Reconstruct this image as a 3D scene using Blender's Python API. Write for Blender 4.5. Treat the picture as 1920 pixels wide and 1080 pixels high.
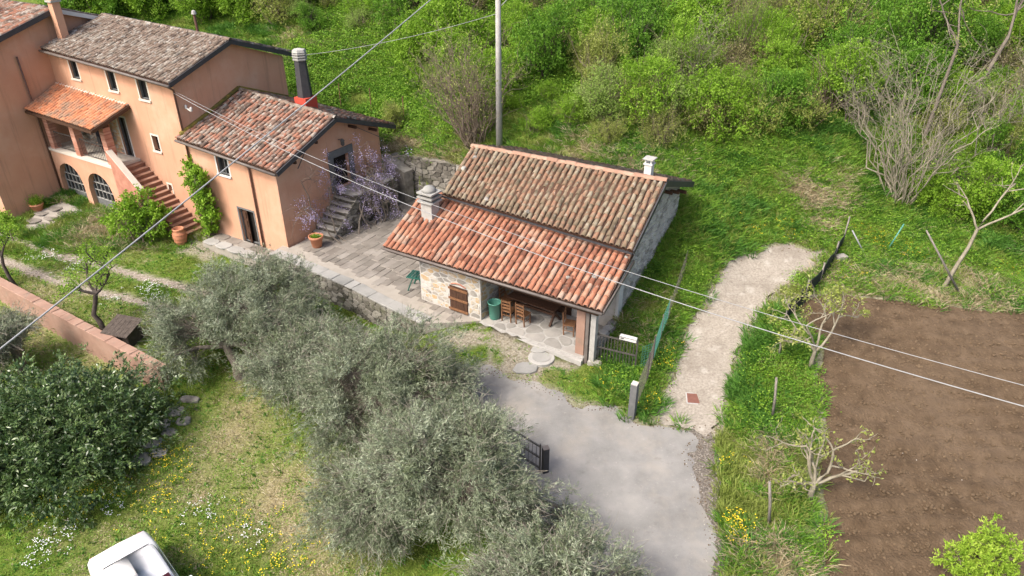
import bpy, math, random
import numpy as np
from mathutils import Vector, Matrix
RS=np.random.RandomState; rng=RS(7); rnd=random.Random(5)
for o in list(bpy.data.objects): bpy.data.objects.remove(o)
SC=bpy.context.scene; COL=SC.collection
# ------------------------------------------------------------------ camera, sky, sun, exposure
CAM_H=15.0; PITCH=math.radians(30); FPX=1350.0
cd=bpy.data.cameras.new('camera'); cam=bpy.data.objects.new('camera',cd); COL.objects.link(cam)
cam.location=(0,0,CAM_H); cam.rotation_euler=(math.radians(90)-PITCH,0,0)
cd.sensor_width=36; cd.lens=36*FPX/1920; cd.clip_end=2000; SC.camera=cam
W=bpy.data.worlds.new('World'); SC.world=W; W.use_nodes=True
SUN_EL=math.radians(50); SUN_AZ=(-0.80,-0.60)      # direction the light comes from
wn=W.node_tree; sky=wn.nodes.new('ShaderNodeTexSky'); sky.sky_type='NISHITA'; sky.sun_disc=False
sky.sun_elevation=SUN_EL; sky.sun_rotation=math.atan2(SUN_AZ[0],SUN_AZ[1]); sky.air_density=.6; sky.dust_density=5.0; sky.ozone_density=.4
bg=wn.nodes['Background']; bg.inputs[1].default_value=0.15; wn.links.new(sky.outputs[0],bg.inputs[0])
sl=bpy.data.lights.new('sun','SUN'); sl.energy=1.6; sl.angle=math.radians(16); sl.color=(1,.945,.86)
so=bpy.data.objects.new('sun',sl); COL.objects.link(so); so.location=(-20,-10,40)
sv=Vector((SUN_AZ[0]*math.cos(SUN_EL),SUN_AZ[1]*math.cos(SUN_EL),math.sin(SUN_EL)))
so.rotation_euler=sv.to_track_quat('Z','Y').to_euler()
SC.view_settings.view_transform='Standard'; SC.view_settings.look='None'; SC.view_settings.exposure=1.12; SC.view_settings.gamma=1
SC.view_settings.use_curve_mapping=False
SC.cycles.max_bounces=6; SC.cycles.diffuse_bounces=3; SC.cycles.transparent_max_bounces=4
# ------------------------------------------------------------------ helpers
cF=np.array([0,math.cos(PITCH),-math.sin(PITCH)]); cU=np.array([0,math.sin(PITCH),math.cos(PITCH)]); cR=np.array([1.,0,0]); cC=np.array([0,0,CAM_H])
def ray(u,v): return cR*(u-960)/FPX+cU*(540-v)/FPX+cF
def G(u,v,z=0.):
    d=ray(u,v); return cC+d*((z-CAM_H)/d[2])
def link(o,parent=None):
    COL.objects.link(o)
    if parent is not None: o.parent=parent
    return o
def tag(o,label=None,cat=None,group=None,kind=None):
    if label: o['label']=label
    if cat: o['category']=cat
    if group: o['group']=group
    if kind: o['kind']=kind
    return o
def thing(name,label,cat,loc=(0,0,0),rz=0,group=None):
    o=bpy.data.objects.new(name,None); link(o); o.location=loc; o.rotation_euler=(0,0,rz); o.empty_display_size=.2
    return tag(o,label,cat,group,'thing')
def copy_tree(o,parent=None):
    c=o.copy(); link(c); c.parent=parent
    for ch in o.children: copy_tree(ch,c)
    return c
def mesh_np(name,V,F,mat=None,smooth=False,attr=None):
    """V (n,3), F (m,k) constant k faces"""
    me=bpy.data.meshes.new(name); V=np.asarray(V,np.float32); F=np.asarray(F,np.int32); k=F.shape[1]
    me.vertices.add(len(V)); me.vertices.foreach_set('co',V.ravel())
    me.loops.add(F.size); me.loops.foreach_set('vertex_index',F.ravel())
    me.polygons.add(len(F)); me.polygons.foreach_set('loop_start',np.arange(0,F.size,k,dtype=np.int32))
    if smooth: me.polygons.foreach_set('use_smooth',np.ones(len(F),bool))
    if attr:
        for n,a in attr.items():
            t=me.attributes.new(n,'FLOAT','POINT'); t.data.foreach_set('value',np.asarray(a,np.float32))
    if mat: me.materials.append(mat)
    me.update(calc_edges=True); me.validate(); return me
class MB:
    def __init__(s): s.v=[]; s.f=[]; s.a=[]
    def poly(s,pts,r=0):
        i=len(s.v); s.v+= [tuple(p) for p in pts]; s.a+=[r]*len(pts); s.f.append(tuple(range(i,i+len(pts)))); return s
    def hexa(s,b,t,r=0):      # 4 bottom pts, 4 top pts (both ccw seen from above)
        i=len(s.v); s.v+=[tuple(p) for p in list(b)+list(t)]; s.a+=[r]*8
        s.f+=[(i+3,i+2,i+1,i),(i+4,i+5,i+6,i+7)]+[(i+k,i+(k+1)%4,i+4+(k+1)%4,i+4+k) for k in range(4)]; return s
    def box(s,x0,x1,y0,y1,z0,z1,r=0):
        return s.hexa([(x0,y0,z0),(x1,y0,z0),(x1,y1,z0),(x0,y1,z0)],[(x0,y0,z1),(x1,y0,z1),(x1,y1,z1),(x0,y1,z1)],r)
    def bar(s,a,b,w,h=None,r=0,up=(0,0,1)):
        a=Vector(a); b=Vector(b); h=h or w; d=(b-a).normalized(); x=d.cross(Vector(up))
        if x.length<1e-3: x=d.cross(Vector((1,0,0)))
        x.normalize(); y=x.cross(d); x*=w/2; y*=h/2
        return s.hexa([a-x-y,a-x+y,a+x+y,a+x-y],[b-x-y,b-x+y,b+x+y,b+x-y],r)
    def prism(s,pts,z0,z1,r=0):   # polygon in xy
        n=len(pts); i=len(s.v); s.v+=[(p[0],p[1],z0) for p in pts]+[(p[0],p[1],z1) for p in pts]; s.a+=[r]*2*n
        s.f+=[tuple(range(i+n-1,i-1,-1)),tuple(range(i+n,i+2*n))]+[(i+k,i+(k+1)%n,i+n+(k+1)%n,i+n+k) for k in range(n)]; return s
    def tube(s,pts,rad,k=6,r=0,cap=True):
        pts=[Vector(p) for p in pts]; n=len(pts); rad=rad if hasattr(rad,'__len__') else [rad]*n; i0=len(s.v)
        for j,p in enumerate(pts):
            d=(pts[min(j+1,n-1)]-pts[max(j-1,0)]).normalized(); x=d.cross(Vector((.13,.21,1)) if abs(d.z)<.95 else Vector((1,.1,0))).normalized(); y=d.cross(x)
            for q in range(k):
                a=2*math.pi*q/k; s.v.append(tuple(p+x*math.cos(a)*rad[j]+y*math.sin(a)*rad[j])); s.a.append(r)
        for j in range(n-1):
            for q in range(k):
                a=i0+j*k+q; b=i0+j*k+(q+1)%k; s.f.append((a,b,b+k,a+k))
        if cap: s.f.append(tuple(i0+q for q in range(k))[::-1]); s.f.append(tuple(i0+(n-1)*k+q for q in range(k)))
        return s
    def lathe(s,prof,c=(0,0,0),k=16,r=0):
        i0=len(s.v); n=len(prof)
        for (R,z) in prof:
            for q in range(k):
                a=2*math.pi*q/k; s.v.append((c[0]+R*math.cos(a),c[1]+R*math.sin(a),c[2]+z)); s.a.append(r)
        for j in range(n-1):
            for q in range(k):
                a=i0+j*k+q; b=i0+j*k+(q+1)%k; s.f.append((a,b,b+k,a+k))
        s.f.append(tuple(i0+q for q in range(k))[::-1]); s.f.append(tuple(i0+(n-1)*k+q for q in range(k))); return s
    def mesh(s,name,mat=None,smooth=False):
        me=bpy.data.meshes.new(name); me.from_pydata(s.v,[],s.f)
        t=me.attributes.new('rnd','FLOAT','POINT'); t.data.foreach_set('value',s.a)
        if mat: me.materials.append(mat)
        if smooth: me.polygons.foreach_set('use_smooth',[True]*len(me.polygons))
        me.update(); return me
    def build(s,name,mat,parent=None,smooth=False,bevel=0):
        o=bpy.data.objects.new(name,s.mesh(name,mat,smooth)); link(o,parent)
        if bevel:
            b=o.modifiers.new('bevel','BEVEL'); b.width=bevel; b.segments=2; b.limit_method='ANGLE'
        return o
# ---- materials
def lin(h):
    h=h.lstrip('#'); c=[int(h[i:i+2],16)/255 for i in (0,2,4)]
    return tuple(x/12.92 if x<=.04045 else ((x+.055)/1.055)**2.4 for x in c)+(1,)
def col(c): return lin(c) if isinstance(c,str) else tuple(c)+(1,)
MATS={}
def nmat(name,cols,scale=3,detail=8,rough=.9,bump=0,bscale=25,rand=0.0,src='obj',spec=.25,stretch=None,over=None,trans=0,nw=1.0,metal=0,contrast=1.6,overs=None):
    """noise driven colour ramp; rand mixes in a per-object or per-piece random value; over=(colour,scale,lo,hi[,strength])"""
    m=bpy.data.materials.new(name); m.use_nodes=True; nt=m.node_tree; N=nt.nodes; L=nt.links; b=N['Principled BSDF']
    geo=N.new('ShaderNodeNewGeometry'); pos=geo.outputs['Position']
    if stretch:
        mp=N.new('ShaderNodeMapping'); mp.inputs['Scale'].default_value=stretch; L.new(pos,mp.inputs[0]); pos=mp.outputs[0]
    nz=N.new('ShaderNodeTexNoise'); nz.inputs['Scale'].default_value=scale; nz.inputs['Detail'].default_value=detail; nz.inputs['Roughness'].default_value=.62; L.new(pos,nz.inputs[0])
    def math_(op,a,c,clamp=False):
        q=N.new('ShaderNodeMath'); q.operation=op; q.use_clamp=clamp
        for i,x in enumerate((a,c)):
            if isinstance(x,(int,float)): q.inputs[i].default_value=x
            else: L.new(x,q.inputs[i])
        return q.outputs[0]
    fac=math_('MULTIPLY',math_('SUBTRACT',nz.outputs[0],.5),contrast*nw)
    if rand:
        if src=='obj': rv=N.new('ShaderNodeObjectInfo').outputs['Random']
        else:
            at=N.new('ShaderNodeAttribute'); at.attribute_name='rnd'; rv=at.outputs['Fac']
        fac=math_('ADD',fac,math_('MULTIPLY',math_('SUBTRACT',rv,.5),rand))
    fac=math_('ADD',fac,.5,True)
    rp=N.new('ShaderNodeValToRGB'); L.new(fac,rp.inputs[0]); e=rp.color_ramp.elements
    while len(e)<len(cols): e.new(.5)
    for i,c in enumerate(cols):
        e[i].position=i/(len(cols)-1); e[i].color=col(c)
    cur=rp.outputs[0]
    for ov in ([over] if over else [])+(overs or []):
        oc,osc,lo,hi=ov[:4]; st=ov[4] if len(ov)>4 else 1; ostr=ov[5] if len(ov)>5 else None
        p2=geo.outputs['Position']
        if ostr:
            mp=N.new('ShaderNodeMapping'); mp.inputs['Scale'].default_value=ostr; L.new(p2,mp.inputs[0]); p2=mp.outputs[0]
        n2=N.new('ShaderNodeTexNoise'); n2.inputs['Scale'].default_value=osc; n2.inputs['Detail'].default_value=6; n2.inputs['Roughness'].default_value=.65; L.new(p2,n2.inputs[0])
        mr=N.new('ShaderNodeMapRange'); mr.inputs[1].default_value=lo; mr.inputs[2].default_value=hi; mr.inputs[4].default_value=st; L.new(n2.outputs[0],mr.inputs[0])
        mx=N.new('ShaderNodeMix'); mx.data_type='RGBA'; L.new(mr.outputs[0],mx.inputs[0]); L.new(cur,mx.inputs[6]); mx.inputs[7].default_value=col(oc); cur=mx.outputs[2]
    L.new(cur,b.inputs['Base Color']); b.inputs['Roughness'].default_value=rough; b.inputs['Specular IOR Level'].default_value=spec; b.inputs['Metallic'].default_value=metal
    if bump:
        nb=N.new('ShaderNodeTexNoise'); nb.inputs['Scale'].default_value=bscale; nb.inputs['Detail'].default_value=6; L.new(geo.outputs['Position'],nb.inputs[0])
        bp=N.new('ShaderNodeBump'); bp.inputs['Strength'].default_value=1; bp.inputs['Distance'].default_value=bump; L.new(nb.outputs[0],bp.inputs['Height']); L.new(bp.outputs[0],b.inputs['Normal'])
    if trans:
        t=N.new('ShaderNodeBsdfTranslucent'); L.new(cur,t.inputs[0]); ms=N.new('ShaderNodeMixShader'); ms.inputs[0].default_value=trans
        L.new(b.outputs[0],ms.inputs[1]); L.new(t.outputs[0],ms.inputs[2]); L.new(ms.outputs[0],N['Material Output'].inputs[0])
    MATS[name]=m; return m
def m(n): return MATS[n]
nmat('plaster',[(.50,.262,.165),(.55,.305,.197),(.585,.345,.232)],scale=.7,bump=.004,bscale=30,overs=[((.24,.15,.095),1.5,.55,.76,.6,(3.0,3.0,.16)),((.62,.46,.35),.35,.5,.8,.5),((.40,.24,.15),.8,.58,.8,.45)])
nmat('tile_new',[(.13,.058,.038),(.26,.108,.066),(.35,.15,.09),(.37,.20,.13),(.34,.265,.21)],scale=2.2,rand=.75,bump=.004,bscale=40,nw=.7,overs=[((.36,.32,.27),7,.56,.72,.5),((.09,.065,.055),1.3,.52,.74,.6),((.10,.09,.06),9,.58,.70,.5)])
nmat('tile_new_s',[(.13,.058,.038),(.26,.108,.066),(.35,.15,.09),(.37,.20,.13),(.34,.265,.21)],scale=2.2,rand=.75,src='at',bump=.004,bscale=40,nw=.7,overs=[((.36,.32,.27),7,.56,.72,.5),((.09,.065,.055),1.3,.52,.74,.6),((.10,.09,.06),9,.58,.70,.5)])
nmat('tile_old',[(.10,.078,.052),(.17,.132,.088),(.25,.138,.088),(.22,.178,.122),(.27,.235,.175)],scale=1.6,rand=.7,bump=.006,bscale=40,overs=[((.33,.315,.265),5,.57,.68,.7),((.07,.065,.048),2.0,.52,.70,.7)])
nmat('tile_old_s',[(.10,.078,.052),(.17,.132,.088),(.25,.138,.088),(.22,.178,.122),(.27,.235,.175)],scale=1.6,rand=.7,src='at',bump=.006,bscale=40,overs=[((.33,.315,.265),5,.57,.68,.7),((.07,.065,.048),2.0,.52,.70,.7)])
TM=[(.10,.075,.06),(.19,.12,.09),(.31,.135,.085),(.235,.165,.125),(.29,.245,.205)]
for n_,s_ in (('tile_mix','obj'),('tile_mix_s','at')):
    nmat(n_,TM,scale=2.0,rand=.8,src=s_,bump=.006,bscale=40,overs=[((.37,.355,.315),4,.54,.63,.8),((.065,.06,.048),2.2,.52,.70,.7)])
TG=[(.08,.06,.048),(.145,.108,.082),(.20,.148,.115),(.205,.172,.138),(.28,.25,.212)]
for n_,s_ in (('tile_grey','obj'),('tile_grey_s','at')):
    nmat(n_,TG,scale=2.5,rand=.75,src=s_,bump=.006,bscale=40,overs=[((.40,.38,.34),4,.55,.64,.8),((.06,.052,.042),2.2,.52,.70,.7)])
TB=[(.30,.12,.07),(.50,.19,.09),(.55,.23,.12),(.46,.25,.15)]
for n_,s_ in (('tile_orange','obj'),('tile_orange_s','at')):
    nmat(n_,TB,scale=2.2,rand=.7,src=s_,bump=.004,bscale=40,overs=[((.22,.17,.125),1.1,.46,.60,.8),((.09,.06,.045),6,.56,.66,.6)])
nmat('pan',[(.06,.04,.03),(.14,.09,.07),(.22,.15,.11)],scale=6)
nmat('dark_metal',[(.03,.03,.033),(.055,.055,.06)],scale=5,rough=.55,spec=.4)
nmat('gutter',[(.10,.08,.07),(.19,.17,.155)],scale=4,rough=.5)
nmat('copper_pipe',[(.10,.05,.035),(.16,.085,.06)],scale=4,rough=.5,spec=.4)
nmat('dark_wood',[(.028,.016,.011),(.07,.036,.022),(.10,.05,.03)],scale=3,rough=.7,stretch=(6,6,1.2),bump=.003)
nmat('brown_wood',[(.10,.045,.022),(.20,.10,.05),(.28,.15,.075)],scale=4,rough=.6,stretch=(5,5,2))
nmat('grey_wood',[(.09,.08,.07),(.20,.18,.155),(.32,.29,.26)],scale=5,rough=.95,stretch=(4,4,1.2),bump=.004)
nmat('mortar',[(.36,.34,.30),(.47,.45,.41),(.54,.52,.48)],scale=3,bump=.008,bscale=20)
nmat('stone_warm',[(.24,.225,.20),(.34,.315,.275),(.43,.38,.30),(.44,.30,.15),(.48,.46,.42)],scale=2.5,rand=1.1,bump=.01,bscale=14)
nmat('stone_grey',[(.16,.15,.13),(.26,.245,.22),(.34,.325,.29),(.43,.40,.35)],scale=3,rand=.8,bump=.01,bscale=12,overs=[((.10,.105,.06),1.5,.56,.75,.5)])
nmat('stone_dark',[(.06,.055,.045),(.13,.12,.10),(.22,.205,.175),(.30,.285,.25)],scale=3,rand=.9,bump=.012,bscale=12,overs=[((.07,.085,.03),1.2,.5,.7,.6)])
nmat('mortar_dark',[(.05,.045,.035),(.11,.10,.08)],scale=4,bump=.01)
nmat('paving',[(.125,.112,.095),(.18,.163,.14),(.235,.213,.186),(.30,.278,.245)],scale=1.1,rand=.5,bump=.006,bscale=18,overs=[((.16,.135,.115),.9,.54,.72,.6)])
nmat('paving_joint',[(.26,.235,.20),(.37,.34,.295)],scale=2,bump=.004)
nmat('coping',[(.22,.22,.205),(.30,.295,.275),(.37,.365,.34)],scale=1.5,rand=.4,bump=.005,bscale=20,over=((.18,.18,.16),3,.58,.75,.5))
nmat('concrete',[(.28,.27,.25),(.37,.36,.335),(.45,.44,.41)],scale=4,bump=.004,bscale=40)
nmat('white_paint',[(.50,.495,.47),(.62,.61,.585)],scale=2,rough=.7)
nmat('cream',[(.55,.50,.42),(.66,.61,.53)],scale=3)
nmat('grey_stone_trim',[(.10,.103,.103),(.17,.173,.17)],scale=4)
nmat('brick',[(.36,.16,.11),(.48,.235,.165),(.55,.32,.24)],scale=3,rand=.9,bump=.004)
nmat('brick_s',[(.36,.16,.11),(.48,.235,.165),(.55,.32,.24)],scale=3,rand=.9,src='at',bump=.004)
nmat('brick_wall_old',[(.22,.135,.10),(.32,.20,.15),(.40,.28,.22)],scale=1.2,bump=.006,bscale=18,overs=[((.20,.18,.14),2,.56,.72,.7)])
nmat('terracotta',[(.42,.17,.09),(.54,.25,.145)],scale=4,rough=.8,over=((.6,.45,.36),3,.58,.75,.5))
nmat('red_paint',[(.40,.05,.03),(.50,.085,.055)],scale=3)
nmat('slate_dark',[(.035,.035,.038),(.065,.063,.066)],scale=5,rough=.7)
nmat('glass_dark',[(.010,.011,.012),(.022,.023,.025)],scale=2,rough=.12,spec=.5)
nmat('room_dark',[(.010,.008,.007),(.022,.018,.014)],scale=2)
nmat('plastic_green',[(.012,.085,.062),(.02,.12,.09)],scale=3,rough=.4,spec=.4)
nmat('bin_green',[(.06,.20,.15),(.09,.27,.21)],scale=3,rough=.45,spec=.4)
nmat('cable',[(.26,.265,.27),(.34,.345,.35)],scale=2,rough=.5)
nmat('iron',[(.07,.065,.06),(.13,.12,.11)],scale=8,rough=.6,metal=.3)
nmat('net_green',[(.05,.17,.13),(.09,.25,.2)],scale=5,rough=.6)
nmat('net_black',[(.012,.018,.017),(.03,.036,.034)],scale=5,rough=.7)
nmat('bark_olive',[(.06,.05,.04),(.14,.12,.095),(.24,.215,.18)],scale=6,bump=.02,bscale=12)
nmat('bark_twig',[(.16,.145,.115),(.26,.24,.195),(.36,.335,.28)],scale=4)
nmat('bark_pale',[(.15,.13,.09),(.25,.225,.165),(.37,.34,.265)],scale=5,bump=.006)
nmat('bark_brown',[(.10,.075,.05),(.19,.15,.11),(.28,.235,.18)],scale=5,bump=.006)
nmat('stone_pale',[(.22,.21,.19),(.34,.33,.30),(.44,.425,.39),(.52,.50,.46)],scale=3,rand=.9,bump=.012,bscale=12)
nmat('ridge_clay',[(.26,.155,.11),(.34,.205,.145),(.37,.27,.20)],scale=3,rand=.6,bump=.004)
nmat('tread',[(.24,.135,.095),(.33,.19,.135),(.38,.25,.19)],scale=3,bump=.004)
nmat('cloth_dark',[(.012,.012,.016),(.03,.03,.04)],scale=6)
nmat('cloth_pink',[(.35,.14,.15),(.45,.22,.22)],scale=6)
nmat('flag',[(.20,.19,.17),(.27,.258,.235),(.33,.315,.29),(.38,.36,.32)],scale=1.6,rand=.6,bump=.005,bscale=18)
nmat('steps_brick',[(.16,.085,.06),(.24,.125,.085),(.31,.18,.13)],scale=3,bump=.004)
nmat('bark_dark',[(.03,.025,.02),(.075,.06,.05),(.12,.10,.085)],scale=7,bump=.015)
def leafm(n,cols,trans=.3,rough=.6,spec=.25,rand=1.0,over=None): return nmat(n,cols,scale=1.1,rand=rand,src='at',rough=rough,spec=spec,trans=trans,contrast=1.0,over=over)
leafm('leaf_olive',[(0.073,0.095,0.050),(0.146,0.178,0.102),(0.262,0.305,0.198),(0.464,0.508,0.372)],trans=.2,rough=.5,spec=.35,over=((.15,.205,.06),.8,.55,.72,.6))
leafm('leaf_laurel',[(0.018,0.043,0.013),(0.046,0.091,0.024),(0.098,0.162,0.046),(0.196,0.264,0.099)],trans=.12,rough=.32,spec=.5)
leafm('leaf_spring',[(0.088,0.187,0.014),(0.167,0.314,0.022),(0.246,0.424,0.036),(0.352,0.517,0.080)],trans=.4)
leafm('leaf_mid',[(0.048,0.132,0.012),(0.097,0.226,0.020),(0.158,0.325,0.032),(0.238,0.407,0.060)],trans=.4)
leafm('leaf_yellow',[(0.166,0.221,0.040),(0.258,0.315,0.060),(0.350,0.399,0.100),(0.414,0.441,0.170)],trans=.4)
leafm('leaf_lime',[(.20,.34,.03),(.32,.48,.05),(.45,.58,.09)],trans=.4)
leafm('leaf_pale',[(0.176,0.264,0.050),(0.264,0.396,0.080),(0.370,0.506,0.140)],trans=.4)
leafm('leaf_bramble',[(.10,.10,.04),(.17,.19,.05),(.26,.24,.10),(.34,.28,.17)],trans=.3)
leafm('leaf_twig',[(.17,.135,.095),(.28,.23,.16),(.38,.33,.23)],trans=.1)
leafm('wisteria',[(0.273,0.235,0.366),(0.389,0.333,0.519),(0.525,0.461,0.649)],trans=.2)
leafm('blossom',[(.5,.52,.40),(.72,.72,.66)],trans=.2)
# ------------------------------------------------------------------ terrain
CO=np.array((-3.66,25.08)); CTH=-.57      # stone cottage frame: left front corner of its front wall
PO=np.array((-10.36,29.80)); PTH=-.545    # farmhouse frame: right front corner of the low annex
def frame(o,th):
    d=np.array([math.cos(th),math.sin(th)]); n=np.array([-d[1],d[0]])
    return lambda s,t:(o+d*s+n*t)
cl=frame(CO,CTH); pl=frame(PO,PTH)
CP=[(1000,760,-.3),(1150,900,-.4),(1200,1070,-.5),(1300,800,-.2),(950,700,-.35),(1050,680,-.25),(1180,690,-.1),
 (1300,700,.1),(1330,600,.6),(1400,520,1.2),(1500,480,1.7),(1560,460,1.9),(1220,640,.15),
 (1480,570,1.2),(1700,600,1.2),(1900,600,1.2),(1560,800,.2),(1800,850,.0),(1560,1070,-.5),(1900,1070,-.6),(1400,950,-.3),
 (230,440,-.7),(60,425,-.8),(350,450,-.65),(250,520,-1.0),(150,480,-.95),(20,470,-.95),(695,598,-1.2),(620,570,-1.2),(520,530,-1.1),(430,500,-1.0),(735,650,-1.0),(850,690,-.6),(600,690,-1.25),
 (160,560,-1.1),(60,520,-1.05),(330,640,-1.3),(450,700,-1.4),(700,800,-1.2),(850,850,-.9),(950,900,-.7),
 (800,612,-.4),(850,632,-.15),(905,625,-.08),(1000,658,-.16),(1070,672,-.2),(60,620,-1.4),(450,800,-1.75),(400,900,-2.0),(300,950,-2.1),(100,900,-2.1),(560,1000,-1.8),(700,900,-1.4),(650,1060,-1.7),(900,1050,-1.0),(50,1070,-2.2)]
CW=[(3.9,22.8,.55),(5.4,25.1,1.65),(6.9,27.4,2.9),(.55,31.6,2.6),(3.9,29.6,3.0),(-3.5,35.2,2.3),(-7,37,2.2),(-9.5,40.7,2.7),(-13.2,45.7,5),(-16,43,3.4),(-24,48,4.2),(-30,40,1),(-32,30,-.9),(-30,20,-2),(-15,8,-2.3),(0,7,-.9),(12,7,-.9),(24,8,-1),
 (5,34,4.9),(0,36,4.4),(12,31,3.9),(17,31.5,4.0),(22,30,3.2),(26,26,1.7),(28,16,.4),(15,27,1.9),(10,29.5,2.9),
 (0,44,7.6),(8,42,7.6),(18,42,7.4),(28,40,6.6),(-8,48,7.0),(-20,56,7.6),(10,56,12.4),(28,56,12),(-8,60,11.5),(-35,60,8),(40,30,4),(42,10,0),(40,60,13)]
cps=[]
for u,v,z in CP: cps.append(G(u,v,z))
cps=np.array(cps+[np.array(c,float) for c in CW])
def _k(r2): return np.where(r2>1e-9,.5*r2*np.log(np.maximum(r2,1e-9)),0)
_n=len(cps); _A=np.zeros((_n+3,_n+3)); _d=((cps[:,None,:2]-cps[None,:,:2])**2).sum(-1)
_A[:_n,:_n]=_k(_d)+np.eye(_n)*.6; _A[:_n,_n]=1; _A[:_n,_n+1:]=cps[:,:2]; _A[_n:,:_n]=_A[:_n,_n:].T
_w=np.linalg.solve(_A,np.concatenate([cps[:,2],np.zeros(3)]))
WALL_A=np.array((-31.,33.1)); WALL_B=np.array((-12.9,21.55))          # pink garden wall line
def sstep(a,b,x):
    t=np.clip((x-a)/(b-a),0,1); return t*t*(3-2*t)
def vnoise(x,y,s,seed=0):
    x=np.asarray(x)/s; y=np.asarray(y)/s; xi=np.floor(x).astype(np.int64); yi=np.floor(y).astype(np.int64); fx=x-xi; fy=y-yi
    fx=fx*fx*(3-2*fx); fy=fy*fy*(3-2*fy)
    def h(a,b):
        n=(a*374761393+b*668265263+seed*144269)&0x7fffffff; n=((n^(n>>13))*1274126177)&0x7fffffff; return ((n^(n>>16))&0xffff)/65535.
    return (h(xi,yi)*(1-fx)+h(xi+1,yi)*fx)*(1-fy)+(h(xi,yi+1)*(1-fx)+h(xi+1,yi+1)*fx)*fy
def fbm(x,y,s,seed=0): return (vnoise(x,y,s,seed)*.5+vnoise(x,y,s/2.1,seed+1)*.3+vnoise(x,y,s/4.3,seed+2)*.2)
def Z0(x,y):
    x=np.asarray(x,float); y=np.asarray(y,float); sh=x.shape; x=x.ravel(); y=y.ravel(); out=np.empty(len(x))
    xc=np.clip(x,-40,45); yc=np.clip(y,5,66)
    for i in range(0,len(x),20000):
        a=slice(i,i+20000); r2=(xc[a,None]-cps[None,:,0])**2+(yc[a,None]-cps[None,:,1])**2
        out[a]=_k(r2)@_w[:_n]+_w[_n]+_w[_n+1]*xc[a]+_w[_n+2]*yc[a]
    out+=np.maximum(y-66,0)*.12
    d=WALL_B-WALL_A; l=np.hypot(*d); d=d/l; t=(x-WALL_A[0])*d[0]+(y-WALL_A[1])*d[1]; s=(x-WALL_A[0])*(-d[1])+(y-WALL_A[1])*d[0]
    out+=-.75*sstep(.1,-.15,s)*sstep(l+1.5,l-2.0,t)*sstep(-9,-1,s)
    return out.reshape(sh)
def polysd(P,x,y):
    """signed distance, negative inside"""
    P=np.asarray(P,float)[:,:2]; x=np.asarray(x,float); y=np.asarray(y,float); dm=np.full(x.shape,1e9); ins=np.zeros(x.shape,bool)
    for i in range(len(P)):
        a=P[i]; b=P[(i+1)%len(P)]; e=b-a; wx=x-a[0]; wy=y-a[1]; t=np.clip((wx*e[0]+wy*e[1])/(e@e+1e-12),0,1)
        dm=np.minimum(dm,np.hypot(wx-t*e[0],wy-t*e[1]))
        c=((a[1]>y)!=(b[1]>y)); 
        with np.errstate(divide='ignore',invalid='ignore'): xx=(b[0]-a[0])*(y-a[1])/(b[1]-a[1])+a[0]
        ins^=(c&(x<xx))
    return np.where(ins,-dm,dm)
def zg(x,y): return float(Z0(np.array([x]),np.array([y]))[0])
def T(u,v):
    """where the line of sight through a photo pixel meets the ground"""
    d=ray(u,v); t=np.linspace(6,110,900); p=cC+d*t[:,None]; h=p[:,2]-Z0(p[:,0],p[:,1]); k=np.argmax(h<0)
    if h[k]>=0: k=len(t)-1
    a=t[k-1]; b=t[k]; f=h[k-1]/(h[k-1]-h[k]); q=cC+d*(a+(b-a)*f); return q
# terrace / building footprint cut out of the hillside
terr_front=[G(505,474)[:2],G(545,490)[:2],G(600,514)[:2],G(660,540)[:2],G(725,574)[:2],G(792,606)[:2]]
CUT=terr_front+[cl(2.9,-.25),cl(7.45,-.25),cl(7.45,7.45),cl(.2,7.5),cl(-.4,8.6),(-6.6,36.4),pl(.6,7.2),pl(-5.8,6.6),pl(-15.8,6.8),pl(-24,6.8),pl(-24,-4.2),pl(-15.9,-4.2),pl(-15.9,-1.2),pl(-10.2,-1.1),pl(-9,-.2),pl(-4.9,-.2),pl(-4.6,-1.0),pl(-.9,-1.0)]
CUT=[np.array(c,float) for c in CUT]
cutd=lambda x,y: polysd(CUT,x,y)
# ground regions (outlines read off the photograph, laid on the ground)
def wpoly(px): return np.array([T(u,v)[:2] for u,v in px])
DRIVE=wpoly([(905,690),(985,716),(1040,735),(1080,760),(1150,766),(1185,792),(1240,797),(1290,801),(1312,828),(1287,850),(1310,900),(1318,960),(1338,1010),(1335,1080),(1340,1400),(1170,1400),(1130,1080),(1000,960),(930,850),(880,760),(870,700)])
PATH=wpoly([(1232,792),(1250,740),(1275,660),(1310,590),(1345,530),(1375,490),(1420,470),(1480,462),(1545,475),(1532,500),(1480,525),(1440,562),(1405,610),(1388,660),(1366,720),(1346,805),(1320,815),(1288,800)])
FIELD=wpoly([(1480,565),(1560,550),(1650,563),(1800,580),(1925,588),(2300,610),(2700,1500),(1560,1500),(1550,1080),(1545,1000),(1540,900),(1545,800),(1532,700),(1545,640),(1500,600)])
GRAVEL=wpoly([(1295,795),(1335,800),(1345,850),(1352,900),(1348,1000),(1360,1080),(1360,1300),(1300,1300),(1300,1000),(1290,900),(1270,840)])
YARD=wpoly([(45,425),(70,398),(118,378),(165,395),(110,415),(62,437)])
YARD2=wpoly([(318,462),(340,440),(385,430),(425,445),(430,470),(380,490),(335,475)])
FORE=wpoly([(790,606),(905,612),(1000,648),(1090,670),(1040,700),(985,716),(905,690),(850,650)])
RUT1=[T(*p)[:2] for p in [(-200,395),(10,442),(62,462),(120,482),(225,505),(270,520),(400,550),(520,577),(610,603),(660,622),(722,650),(800,680),(890,702)]]
RUT2=[T(*p)[:2] for p in [(-200,440),(0,485),(50,505),(100,522),(150,540),(225,555),(272,567),(400,597),(440,614),(550,650),(592,670),(700,705),(850,735),(930,748)]]
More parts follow.
